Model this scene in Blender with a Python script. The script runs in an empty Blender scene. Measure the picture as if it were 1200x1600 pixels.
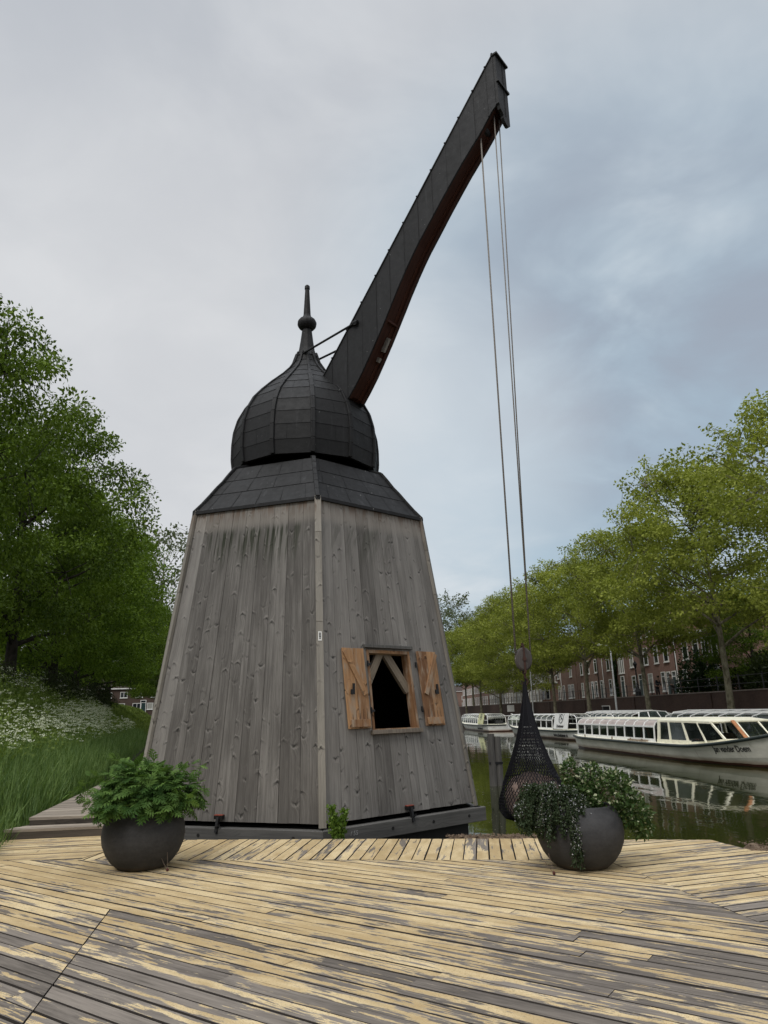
import bpy, bmesh, math, random
import numpy as np
from mathutils import Vector, Matrix
R = math.radians
random.seed(7); rng = np.random.default_rng(7)
scene = bpy.context.scene
COL = scene.collection
V = Vector

# ------------------------------------------------------------ helpers
class MB:
    """collects faces, then links them as one mesh object"""
    def __init__(s): s.v=[]; s.f=[]; s.m=[]; s.uv=[]; s.r=[]
    def add(s, vs, fs, m=0, uv=None, r=None):
        o=len(s.v); s.v += [tuple(p) for p in vs]
        if r is None: r=random.random()
        for k,f in enumerate(fs):
            s.f.append([o+i for i in f]); s.m.append(m); s.r.append(r)
            s.uv.append(uv[k] if uv else [(0,0)]*len(f))
    def hexa(s, c, m=0, r=None):
        """8 corners: start loop 0-3, end loop 4-7; grain runs start to end"""
        c=[V(p) for p in c]
        L=((c[4]+c[5]+c[6]+c[7])-(c[0]+c[1]+c[2]+c[3])).length/4
        if r is None: r=random.random()
        off=r*97.0; per=[0.0]
        for i in range(4): per.append(per[-1]+(c[(i+1)%4]-c[i]).length)
        fs=[];uv=[]
        for i in range(4):
            j=(i+1)%4
            fs.append((i,j,4+j,4+i)); uv.append([(off,per[i]),(off,per[i+1]),(off+L,per[i+1]),(off+L,per[i])])
        w=(c[1]-c[0]).length; h=(c[3]-c[0]).length
        fs.append((3,2,1,0)); uv.append([(off,h),(off+.02,h),(off+.02,0),(off,0)])
        fs.append((4,5,6,7)); uv.append([(off,0),(off+.02,0),(off+.02,h),(off,h)])
        s.add(c,fs,m,uv,r)
    def bar(s,a,b,w,h,up=(0,0,1),m=0,r=None,w2=None,h2=None):
        a=V(a);b=V(b);d=(b-a).normalized();up=V(up)
        x=d.cross(up)
        if x.length<1e-4: x=d.cross(V((1,0,0)))
        x.normalize(); y=x.cross(d).normalized()
        w2=w if w2 is None else w2; h2=h if h2 is None else h2
        def lp(p,w,h): return [p+x*w/2+y*h/2,p-x*w/2+y*h/2,p-x*w/2-y*h/2,p+x*w/2-y*h/2]
        s.hexa(lp(a,w,h)+lp(b,w2,h2),m,r)
    def box(s,lo,hi,m=0,r=None):
        x0,y0,z0=lo;x1,y1,z1=hi
        s.hexa([(x0,y0,z0),(x0,y1,z0),(x0,y1,z1),(x0,y0,z1),(x1,y0,z0),(x1,y1,z0),(x1,y1,z1),(x1,y0,z1)],m,r)
    def tube(s,pts,rad,n=8,m=0,cap=True,r=None):
        pts=[V(p) for p in pts]; N=len(pts)
        if not hasattr(rad,'__len__'): rad=[rad]*N
        if r is None: r=random.random()
        vs=[];t0=None;L=0
        for i,p in enumerate(pts):
            d=(pts[min(i+1,N-1)]-pts[max(i-1,0)]).normalized()
            if t0 is None: t0=d.orthogonal().normalized()
            x=(t0-d*t0.dot(d)).normalized(); t0=x; y=d.cross(x)
            for k in range(n):
                a=2*math.pi*k/n; vs.append(p+(x*math.cos(a)+y*math.sin(a))*rad[i])
        fs=[];uv=[]
        for i in range(N-1):
            L2=L+(pts[i+1]-pts[i]).length
            for k in range(n):
                j=(k+1)%n; fs.append((i*n+k,i*n+j,(i+1)*n+j,(i+1)*n+k))
                uv.append([(L,k*.05),(L,k*.05+.05),(L2,k*.05+.05),(L2,k*.05)])
            L=L2
        if cap:
            fs.append(tuple(range(n-1,-1,-1))); uv.append([(0,0)]*n)
            fs.append(tuple((N-1)*n+k for k in range(n))); uv.append([(0,0)]*n)
        s.add(vs,fs,m,uv,r)
    def lathe(s,prof,n=32,c=(0,0,0),m=0,r=None,a0=0.0):
        vs=[];fs=[];uv=[]
        for (rr,z) in prof:
            for k in range(n):
                a=a0+2*math.pi*k/n; vs.append((c[0]+rr*math.cos(a),c[1]+rr*math.sin(a),c[2]+z))
        for i in range(len(prof)-1):
            for k in range(n):
                j=(k+1)%n; fs.append((i*n+k,i*n+j,(i+1)*n+j,(i+1)*n+k))
                uv.append([(k/n,i),(k/n+1/n,i),(k/n+1/n,i+1),(k/n,i+1)])
        s.add(vs,fs,m,uv,r)
    def prism(s,poly,d,m=0,r=None):
        n=len(poly);d=V(d);vs=[V(p) for p in poly]+[V(p)+d for p in poly]
        fs=[tuple(range(n-1,-1,-1)),tuple(range(n,2*n))]+[(i,(i+1)%n,n+(i+1)%n,n+i) for i in range(n)]
        s.add(vs,fs,m,None,r)
    def build(s,name,mats,parent=None,smooth=False,bevel=0):
        me=bpy.data.meshes.new(name)
        me.from_pydata(s.v,[],s.f)
        ul=me.uv_layers.new(name='UVMap'); flat=[]
        for u in s.uv:
            for q in u: flat += [q[0],q[1]]
        ul.data.foreach_set('uv',flat)
        at=me.attributes.new('rnd','FLOAT','FACE'); at.data.foreach_set('value',s.r)
        if not isinstance(mats,(list,tuple)): mats=[mats]
        for q in mats: me.materials.append(q)
        me.polygons.foreach_set('material_index',s.m)
        me.polygons.foreach_set('use_smooth',[bool(smooth)]*len(s.f))
        me.update()
        bm=bmesh.new(); bm.from_mesh(me); bmesh.ops.recalc_face_normals(bm,faces=bm.faces); bm.to_mesh(me); bm.free()
        o=bpy.data.objects.new(name,me); COL.objects.link(o)
        if smooth and smooth!=True:
            pass
        if parent is not None: o.parent=parent
        if bevel:
            bv=o.modifiers.new('bevel','BEVEL'); bv.width=bevel; bv.segments=2; bv.limit_method='ANGLE'
        return o

def np_mesh(name, verts, faces, rnd, mat, parent=None, smooth=False):
    """fast mesh from numpy arrays: faces (n,k)"""
    me=bpy.data.meshes.new(name); verts=np.asarray(verts,np.float32); faces=np.asarray(faces,np.int32)
    n,k=faces.shape
    me.vertices.add(len(verts)); me.vertices.foreach_set('co',verts.ravel())
    me.loops.add(n*k); me.loops.foreach_set('vertex_index',faces.ravel())
    me.polygons.add(n); me.polygons.foreach_set('loop_start',np.arange(0,n*k,k,dtype=np.int32))
    me.polygons.foreach_set('loop_total',np.full(n,k,np.int32))
    me.polygons.foreach_set('use_smooth',np.full(n,bool(smooth)))
    at=me.attributes.new('rnd','FLOAT','FACE'); at.data.foreach_set('value',np.asarray(rnd,np.float32))
    me.materials.append(mat); me.update(calc_edges=True)
    o=bpy.data.objects.new(name,me); COL.objects.link(o)
    if parent is not None: o.parent=parent
    return o

def tag(o,label=None,cat=None,group=None,kind=None):
    if label: o['label']=label
    if cat: o['category']=cat
    if group: o['group']=group
    if kind: o['kind']=kind
    return o
def empty(name,loc,label,cat,rz=0,group=None):
    o=bpy.data.objects.new(name,None); COL.objects.link(o); o.location=loc; o.rotation_euler=(0,0,rz)
    o.empty_display_size=.3
    return tag(o,label,cat,group)
def copy_tree(o,parent=None):
    c=o.copy(); COL.objects.link(c)
    if parent is not None: c.parent=parent
    for ch in list(o.children): copy_tree(ch,c)
    return c

# text as a real mesh: returns flattened vertices / faces in its own xy plane
def text_mesh(txt,size,ext=.004,bold=0.0,shear=0.0,align='CENTER'):
    cu=bpy.data.curves.new('lettering','FONT'); cu.body=txt; cu.size=size; cu.extrude=ext; cu.offset=bold; cu.shear=shear
    cu.align_x=align; cu.resolution_u=3
    o=bpy.data.objects.new('lettering_tmp',cu); COL.objects.link(o)
    dg=bpy.context.evaluated_depsgraph_get(); dg.update()
    me=bpy.data.meshes.new_from_object(o.evaluated_get(dg))
    bpy.data.objects.remove(o); bpy.data.curves.remove(cu)
    return me
def text_obj(name,txt,size,mat,mapf,parent=None,**k):
    me=text_mesh(txt,size,**k)
    for v in me.vertices: v.co=V(mapf(v.co.x,v.co.y,v.co.z))
    me.materials.clear(); me.materials.append(mat)
    for p in me.polygons: p.material_index=0
    o=bpy.data.objects.new(name,me); COL.objects.link(o)
    if parent is not None: o.parent=parent
    return o

# ------------------------------------------------------------ material helpers
class NT:
    def __init__(s,name):
        s.mat=bpy.data.materials.new(name); s.mat.use_nodes=True; s.t=s.mat.node_tree; s.t.nodes.clear()
    def n(s,typ,ins=None,**pr):
        nd=s.t.nodes.new(typ)
        for k,v in pr.items(): setattr(nd,k,v)
        for k,v in (ins or {}).items():
            sk=nd.inputs[k]
            if hasattr(v,'is_output') or isinstance(v,bpy.types.NodeSocket): s.t.links.new(v,sk)
            else: sk.default_value=v
        return nd
    def math(s,op,a,b=None,c=None,clamp=False):
        ins={0:a}
        if b is not None: ins[1]=b
        if c is not None: ins[2]=c
        return s.n('ShaderNodeMath',ins,operation=op,use_clamp=clamp).outputs[0]
    def mix(s,f,a,b,blend='MIX'):
        def col(x): return x if isinstance(x,bpy.types.NodeSocket) else (tuple(x)+(1,))[:4]
        return s.n('ShaderNodeMix',{0:f,6:col(a),7:col(b)},data_type='RGBA',blend_type=blend).outputs[2]
    def ss(s,x,a,b):   # smoothstep a..b -> 0..1
        return s.n('ShaderNodeMapRange',{0:x,1:a,2:b,3:0.0,4:1.0},interpolation_type='SMOOTHSTEP').outputs[0]
    def noise(s,vec,scale,detail=3,rough=.55,dist=0,out='Fac'):
        return s.n('ShaderNodeTexNoise',{'Vector':vec,'Scale':scale,'Detail':detail,'Roughness':rough,'Distortion':dist}).outputs[out]
    def xyz(s,x,y,z): return s.n('ShaderNodeCombineXYZ',{0:x,1:y,2:z}).outputs[0]
    def sep(s,v):
        q=s.n('ShaderNodeSeparateXYZ',{0:v}); return q.outputs[0],q.outputs[1],q.outputs[2]
    def attr(s,name): return s.n('ShaderNodeAttribute',attribute_name=name).outputs['Fac']
    def uv(s): return s.n('ShaderNodeTexCoord').outputs['UV']
    def obj(s): return s.n('ShaderNodeTexCoord').outputs['Object']
    def pos(s): return s.n('ShaderNodeNewGeometry').outputs['Position']
    def bump(s,h,strength=.4,dist=.01): return s.n('ShaderNodeBump',{'Height':h,'Strength':strength,'Distance':dist}).outputs[0]
    def finish(s,base,rough=.7,normal=None,metal=0.0,spec=.5,alpha=None,extra=None):
        ins={'Base Color':base if isinstance(base,bpy.types.NodeSocket) else (tuple(base)+(1,))[:4],'Roughness':rough,'Metallic':metal,'Specular IOR Level':spec}
        if normal is not None: ins['Normal']=normal
        if alpha is not None: ins['Alpha']=alpha
        b=s.n('ShaderNodeBsdfPrincipled',ins)
        out=b.outputs[0]
        if extra: out=extra(out)
        s.n('ShaderNodeOutputMaterial',{0:out}); return s.mat

def simple(name,col,rough=.6,metal=0,var=.25,scale=6,bump=.15,spec=.4):
    t=NT(name); p=t.obj(); n=t.noise(p,scale,5,.6); n2=t.noise(p,scale*9,3,.6)
    f=t.math('ADD',t.math('MULTIPLY',n,.7),t.math('MULTIPLY',n2,.3))
    dark=[c*(1-var) for c in col]; light=[min(1,c*(1+var)) for c in col]
    c=t.mix(t.ss(f,.3,.7),dark,light)
    return t.finish(c,rough,t.bump(n2,bump,.01),metal,spec)

def wood(name,dark,light,grain=1.0,knots=True,stain=None,top=None,warm=None,rough=.8,brd=.15):
    """weathered board: grain along u, board colour by rnd, knots with swirls"""
    t=NT(name); u,v,_=t.sep(t.uv()); r=t.attr('rnd')
    rz=t.math('MULTIPLY',r,53.0)
    wu=t.math('MULTIPLY',t.math('SUBTRACT',t.noise(t.xyz(t.math('MULTIPLY',u,16),t.math('MULTIPLY',v,14),rz),1.0,4),.5),.085)
    wv=t.math('MULTIPLY',t.math('SUBTRACT',t.noise(t.xyz(t.math('MULTIPLY',u,14),t.math('MULTIPLY',v,18),t.math('ADD',rz,5)),1.0,4),.5),.09)
    vx=t.math('MULTIPLY',u,1/.25); vy=t.math('ADD',t.math('MULTIPLY',v,1/.17),rz)
    vo=t.n('ShaderNodeTexVoronoi',{'Vector':t.xyz(vx,vy,0.0),'Scale':1.0,'Randomness':1.0},feature='F1',voronoi_dimensions='2D')
    px_,py_,_=t.sep(vo.outputs['Position']); sc_=t.n('ShaderNodeSeparateColor',{0:vo.outputs['Color']})
    gate=t.math('MULTIPLY',t.ss(sc_.outputs[0],.50,.95),1.0)
    du=t.math('ADD',t.math('MULTIPLY',t.math('SUBTRACT',vx,px_),.25),wu); dv=t.math('ADD',t.math('MULTIPLY',t.math('SUBTRACT',vy,py_),.17),wv)
    def gs(x,sg):
        q=t.math('DIVIDE',x,sg); return t.math('EXPONENT',t.math('MULTIPLY',t.math('MULTIPLY',q,q),-1.0))
    a_=t.math('ADD',t.math('MULTIPLY',du,t.math('SIGN',t.math('SUBTRACT',sc_.outputs[1],.35))),t.math('MULTIPLY',t.math('ABSOLUTE',dv),.55))
    wing=t.math('MULTIPLY',t.math('MULTIPLY',gs(a_,.014),gs(dv,.055)),gate)
    wing2=t.math('MULTIPLY',t.math('MULTIPLY',gs(t.math('SUBTRACT',a_,.036),.014),gs(dv,.06)),gate)
    kn=t.math('MULTIPLY',t.math('MULTIPLY',gs(du,.017),gs(dv,.016)),gate)
    halo=t.math('MULTIPLY',t.math('MULTIPLY',gs(du,.09),gs(dv,.07)),gate)
    wob=t.noise(t.xyz(t.math('MULTIPLY',u,1.3),t.math('MULTIPLY',v,3),rz),1.0,2)
    vv=t.math('ADD',v,t.math('MULTIPLY',t.math('ADD',t.math('MULTIPLY',halo,1.2),wob),.045))
    g1=t.noise(t.xyz(t.math('MULTIPLY',u,.9),t.math('MULTIPLY',vv,34),rz),1.0,4,.65)
    g2=t.noise(t.xyz(t.math('MULTIPLY',u,5.),t.math('MULTIPLY',vv,130),rz),1.0,3,.7)
    big=t.noise(t.xyz(t.math('MULTIPLY',u,.8),t.math('MULTIPLY',v,2.5),rz),1.0,3)
    f=t.math('ADD',t.math('ADD',t.math('MULTIPLY',g1,.5*grain),t.math('MULTIPLY',g2,.3*grain)),t.math('MULTIPLY',big,.45))
    f=t.math('ADD',f,t.math('MULTIPLY',t.math('SUBTRACT',r,.5),.24))
    c=t.mix(t.ss(f,.36,.98),dark,light)
    if knots:
        c=t.mix(t.math('MULTIPLY',wing2,.30),c,[min(1,q*1.45) for q in light])
        c=t.mix(t.math('MULTIPLY',wing,.9),c,[q*.42 for q in dark])
        c=t.mix(t.math('MULTIPLY',kn,.80),c,[q*.22 for q in dark])
    if warm is not None:
        w=t.noise(t.xyz(t.math('MULTIPLY',u,2.2),t.math('MULTIPLY',v,9),t.math('ADD',rz,9)),1.0,4,.6)
        c=t.mix(t.ss(w,.48,.66),c,warm)
    if stain is not None:
        x,y,z=t.sep(t.obj())
        z0,z1,amt=stain
        cx=t.math('ADD',x,t.math('MULTIPLY',y,-.6))
        st=t.noise(t.xyz(t.math('MULTIPLY',cx,8.5),0.0,t.math('MULTIPLY',z,.45)),1.0,4,.65)
        zl=t.math('ADD',z0,t.math('MULTIPLY',t.noise(t.xyz(t.math('MULTIPLY',cx,5.0),9.0,0.0),1.0,2),1.5))
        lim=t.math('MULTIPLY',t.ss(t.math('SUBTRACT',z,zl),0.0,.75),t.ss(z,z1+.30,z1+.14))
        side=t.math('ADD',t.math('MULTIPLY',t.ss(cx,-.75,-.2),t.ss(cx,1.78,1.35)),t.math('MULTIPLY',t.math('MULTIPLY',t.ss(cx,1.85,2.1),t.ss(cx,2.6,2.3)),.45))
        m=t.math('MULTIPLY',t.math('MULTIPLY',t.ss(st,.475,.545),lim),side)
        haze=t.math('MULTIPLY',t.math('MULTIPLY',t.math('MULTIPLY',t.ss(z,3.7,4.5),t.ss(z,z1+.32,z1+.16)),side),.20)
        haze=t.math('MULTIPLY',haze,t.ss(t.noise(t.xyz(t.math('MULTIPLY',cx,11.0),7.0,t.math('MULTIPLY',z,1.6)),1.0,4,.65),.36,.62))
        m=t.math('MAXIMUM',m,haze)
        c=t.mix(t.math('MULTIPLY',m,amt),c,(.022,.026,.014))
    if top is not None:
        x,y,z=t.sep(t.obj())
        c=t.mix(t.math('MULTIPLY',t.ss(z,top-.06,top+.14),.38),c,(.27,.24,.205))
        rn=t.noise(t.xyz(t.math('MULTIPLY',x,14),t.math('MULTIPLY',y,14),t.math('MULTIPLY',z,1.5)),1.0,2)
        c=t.mix(t.math('MULTIPLY',t.math('MULTIPLY',t.ss(z,top+.1,top+.42),t.ss(rn,.45,.6)),.7),c,(.10,.055,.03))
    hgt=t.math('SUBTRACT',t.math('ADD',t.math('MULTIPLY',g1,.6),t.math('MULTIPLY',g2,.5)),t.math('MULTIPLY',kn,.5))
    return t.finish(c,rough,t.bump(hgt,.5,.006),0,.25)

def leaf_mat(name,dark,light,trans=.35,scale=.6,rough=.55,tip=None):
    t=NT(name); r=t.attr('rnd'); n=t.noise(t.pos(),scale,2)
    f=t.math('ADD',t.math('MULTIPLY',r,.65),t.math('MULTIPLY',n,.6))
    c=t.mix(t.ss(f,.2,1.05),dark,light)
    if tip is not None: c=t.mix(t.ss(r,.80,.86),c,tip)
    def ex(b):
        tr=t.n('ShaderNodeBsdfTranslucent',{'Color':t.mix(.5,c,[light[0]*1.2,light[1]*1.35,light[2]*.6])}).outputs[0]
        return t.n('ShaderNodeMixShader',{0:trans,1:b,2:tr}).outputs[0]
    return t.finish(c,rough,None,0,.12,extra=ex)
EXPO=0.0; SKYK=10.3
# ------------------------------------------------------------ camera
PITCH,ROLL=R(15.722),R(1.421)
cam=bpy.data.cameras.new('camera'); camo=bpy.data.objects.new('camera',cam); COL.objects.link(camo)
cam.sensor_fit='VERTICAL'; cam.sensor_height=24; cam.sensor_width=18; cam.lens=24*1110/1600; cam.clip_end=3000; cam.clip_start=.05
fw=V((0,math.cos(PITCH),math.sin(PITCH))); up0=V((0,-math.sin(PITCH),math.cos(PITCH))); rt0=V((1,0,0))
rt=rt0*math.cos(ROLL)-up0*math.sin(ROLL)*1.0
up=rt0*math.sin(ROLL)+up0*math.cos(ROLL)
# image x = Xc cos - Yc sin  ->  right axis = (cos, -sin) in (rt0, up0)
M=Matrix((rt,up,-fw)).transposed().to_4x4(); M.translation=V((0,0,1.6)); camo.matrix_world=M
scene.camera=camo

# ------------------------------------------------------------ render look
scene.view_settings.view_transform='Standard'; scene.view_settings.look='None'
scene.view_settings.exposure=EXPO; scene.view_settings.gamma=1
scene.cycles.max_bounces=8; scene.cycles.transparent_max_bounces=24

# ------------------------------------------------------------ sky and sun
SUN_EL,SUN_AZ=R(48),R(215)     # azimuth clockwise from +y
w=bpy.data.worlds.new('World'); scene.world=w; w.use_nodes=True
t=NT.__new__(NT); t.t=w.node_tree; t.t.nodes.clear()
sky=t.n('ShaderNodeTexSky',None,sky_type='NISHITA',sun_disc=False,sun_elevation=SUN_EL,sun_rotation=SUN_AZ,air_density=1.2,dust_density=2.0)
d=t.n('ShaderNodeTexCoord').outputs['Generated']
x,y,z=t.sep(d)
zz=t.math('ADD',t.math('MAXIMUM',z,0.0),.22)
pv=t.xyz(t.math('DIVIDE',x,zz),t.math('DIVIDE',y,zz),0.0)
def lobe(dx,dy,dz,a,b):
    l=math.sqrt(dx*dx+dy*dy+dz*dz)
    dt=t.n('ShaderNodeVectorMath',{0:d,1:(dx/l,dy/l,dz/l)},operation='DOT_PRODUCT').outputs['Value']
    return t.ss(dt,a,b)
n1=t.noise(pv,1.1,6,.52,.35); n2=t.noise(pv,.55,3,.5,.2); n3=t.noise(pv,3.2,5,.55,.4)
f=t.math('ADD',t.math('ADD',t.math('MULTIPLY',n1,.5),t.math('MULTIPLY',n2,.45)),t.math('MULTIPLY',n3,.34))
c=t.mix(t.ss(f,.52,.80),(.52,.545,.585),(.77,.785,.80))
# thinner, bluer cover to the right, with a darker bank of cloud above it
blue=lobe(.42,1,.34,.80,.985)
c=t.mix(t.math('MULTIPLY',t.math('MULTIPLY',blue,t.ss(f,.98,.50)),1.0),c,(.37,.51,.62))
c=t.mix(t.math('MULTIPLY',t.math('MULTIPLY',lobe(.44,1,.58,.93,.998),t.ss(n3,.80,.30)),1.0),c,(.35,.40,.475))
c=t.mix(t.math('MULTIPLY',lobe(.06,1,.38,.96,1.0),.55),c,(.70,.745,.78))
c=t.mix(t.math('MULTIPLY',lobe(-.40,1,.45,.88,1.0),.6),c,(.72,.725,.735))
# overcast: brighter towards the zenith
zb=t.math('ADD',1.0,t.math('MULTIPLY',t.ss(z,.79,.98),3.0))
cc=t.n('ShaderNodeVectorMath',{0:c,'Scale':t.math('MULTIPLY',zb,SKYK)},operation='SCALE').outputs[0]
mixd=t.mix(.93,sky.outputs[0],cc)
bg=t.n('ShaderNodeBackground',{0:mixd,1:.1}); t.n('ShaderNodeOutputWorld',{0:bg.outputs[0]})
sl=bpy.data.lights.new('sun','SUN'); sl.energy=1.5; sl.angle=R(22); sl.color=(1,.965,.91)
so=bpy.data.objects.new('sun',sl); COL.objects.link(so)
sd=V((math.sin(SUN_AZ)*math.cos(SUN_EL),math.cos(SUN_AZ)*math.cos(SUN_EL),math.sin(SUN_EL)))
so.rotation_euler=sd.to_track_quat('Z','Y').to_euler(); so.location=sd*60

# ------------------------------------------------------------ shared materials
M_tower=wood('weathered larch boards',(.074,.068,.062),(.255,.241,.223),stain=(3.0,4.40,.92),top=4.62)
M_post=wood('weathered corner boards',(.13,.118,.1),(.30,.28,.245),top=4.55)
M_beam=wood('grey oak beam',(.06,.058,.055),(.165,.158,.148),knots=False)
M_shut=wood('orange brown shutter pine',(.13,.062,.03),(.46,.27,.135),warm=(.30,.225,.16))
M_brace=wood('pale brace wood',(.11,.088,.065),(.30,.25,.19))
M_step=wood('grey brown step planks',(.12,.10,.082),(.42,.36,.29),knots=False)
M_stepf=wood('dark step edge beams',(.035,.029,.024),(.12,.10,.082),knots=False)
M_pile=wood('grey mooring pile',(.05,.047,.043),(.17,.16,.148),knots=False)
M_under=wood('red brown boom timber',(.030,.010,.006),(.078,.026,.014),knots=False)
M_dark=simple('dark hull paint',(.012,.012,.012),.6)
M_iron=simple('black iron',(.018,.018,.019),.45,.5)
M_white=simple('white paint',(.66,.66,.63),.45,var=.12)
M_bolt=simple('bolt hole',(.012,.011,.010),.7)

def lead(name,col,rough=.5):
    t=NT(name); p=t.obj(); r=t.attr('rnd')
    a=t.noise(p,1.6,4,.6); b=t.noise(p,9,4,.6); x,y,z=t.sep(p)
    st=t.noise(t.xyz(t.math('MULTIPLY',x,9),t.math('MULTIPLY',y,9),t.math('MULTIPLY',z,.8)),1.0,3)
    f=t.math('ADD',t.math('ADD',t.math('MULTIPLY',a,.45),t.math('MULTIPLY',st,.45)),t.math('MULTIPLY',r,.3))
    c=t.mix(t.ss(f,.3,.95),[q*.62 for q in col],[q*1.5 for q in col])
    c=t.mix(t.math('MULTIPLY',t.ss(st,.60,.78),.22),c,(.10,.105,.11))
    bd_=t.noise(p,26,2,.5); c=t.mix(t.math('MULTIPLY',t.math('MULTIPLY',t.ss(bd_,.735,.76),t.ss(a,.5,.62)),.8),c,(.42,.42,.40))
    return t.finish(c,t.math('ADD',rough-.10,t.math('MULTIPLY',b,.3)),t.bump(t.math('ADD',a,t.math('MULTIPLY',b,.3)),.4,.03),.0,.33)
M_lead=lead('dark sheet lead',(.0062,.0062,.0066),.6)
M_leadb=lead('boom sheet lead',(.0075,.0076,.0082),.6)

# ------------------------------------------------------------ water, land
def water_mat():
    t=NT('canal water'); p=t.pos()
    x,y,z=t.sep(p)
    q=t.xyz(x,t.math('MULTIPLY',y,.55),0.0)
    a=t.noise(q,1.1,3,.5,.6); b=t.noise(q,.25,2,.5,.4); c=t.noise(q,4.5,2,.5)
    h=t.math('ADD',t.math('ADD',t.math('MULTIPLY',a,.35),t.math('MULTIPLY',b,1.0)),t.math('MULTIPLY',c,.05))
    col=t.mix(t.noise(p,.3,2),(.012,.016,.004),(.030,.034,.010))
    fl=t.n('ShaderNodeTexVoronoi',{'Vector':t.xyz(x,t.math('MULTIPLY',y,1.0),0.0),'Scale':2.2,'Randomness':1.0}).outputs['Distance']
    return t.finish(col,.035,t.bump(h,.16,.12),0,.5)
m=MB(); m.add([(-400,-60,-.5),(400,-60,-.5),(400,700,-.5),(-400,700,-.5)],[(0,1,2,3)]); tag(m.build('water',water_mat()),kind='structure')

def soil_mat(name,a,b,sc=3):
    t=NT(name); p=t.pos(); n=t.noise(p,sc,5,.65); n2=t.noise(p,sc*14,3,.6)
    return t.finish(t.mix(t.ss(t.math('ADD',t.math('MULTIPLY',n,.6),t.math('MULTIPLY',n2,.4)),.3,.7),a,b),.95,t.bump(n2,.6,.03),0,.1)
M_soil=soil_mat('grassy soil',(.022,.030,.010),(.05,.055,.024))
M_street=soil_mat('brick paved street',(.09,.075,.065),(.16,.14,.125),1)
M_gravel=soil_mat('brown gravel',(.09,.062,.042),(.24,.18,.13),14)
BDX=-.285
def bank_x(s,Y): return -5.75-s+BDX*(Y-11)
def bank_z(s):
    if s<0: return -.75+.6*max(0,1+s/.6)*1.0 if s>-.6 else -.75
    pts=[(0,-.12),(.7,.12),(1.5,.5),(2.6,1.25),(5.0,2.95),(5.6,3.15),(8,3.2),(500,3.2)]
    for (a,za),(b,zb) in zip(pts,pts[1:]):
        if s<=b: return za+(zb-za)*(s-a)/(b-a)
    return 3.2
ss_=[-.6,-.3,0,.35,.7,1.1,1.5,2,2.6,3.2,3.8,4.4,5,5.6,8,14,40,300]
ys_=[-20,0,6]+[8+k*1.5 for k in range(60)]+[105,120,150,200,300,500]
vs=[];fs=[]
for Y in ys_:
    for s in ss_:
        wob=.25*math.sin(Y*.7+s*1.3)*(.4 if .3<s<6 else 0)
        vs.append((bank_x(s,Y),Y,bank_z(s)+wob*.35))
n=len(ss_)
for i in range(len(ys_)-1):
    for j in range(n-1): fs.append((i*n+j,i*n+j+1,(i+1)*n+j+1,(i+1)*n+j))
m=MB(); m.add(vs,fs); tag(m.build('canal_bank',M_soil,smooth=True),kind='structure')
# land closing the far end of the canal
m=MB(); m.add([(-300,330,-.6),(300,330,-.6),(300,330.5,2.3),(-300,330.5,2.3),(-300,690,2.3),(300,690,2.3)],[(0,1,2,3),(3,2,5,4)]); tag(m.build('far_ground',M_soil),kind='structure')
# right hand quay: low mooring quay, then the street behind the wall
QX=lambda Y,o=0: 25.0+o-.04*Y
m=MB()
def slab(mb,o0,o1,z0,z1,y0,y1,mi=0):
    mb.hexa([(QX(y0,o0),y0,z0),(QX(y0,o1),y0,z0),(QX(y0,o1),y0,z1),(QX(y0,o0),y0,z1),(QX(y1,o0),y1,z0),(QX(y1,o1),y1,z0),(QX(y1,o1),y1,z1),(QX(y1,o0),y1,z1)],mi)
slab(m,-3.2,-.25,-1.2,-.12,-20,328); tag(m.build('lower_quay',M_street),kind='structure')
m=MB(); slab(m,.25,260,-1.2,2.25,-20,328); tag(m.build('street',M_street),kind='structure')

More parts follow.
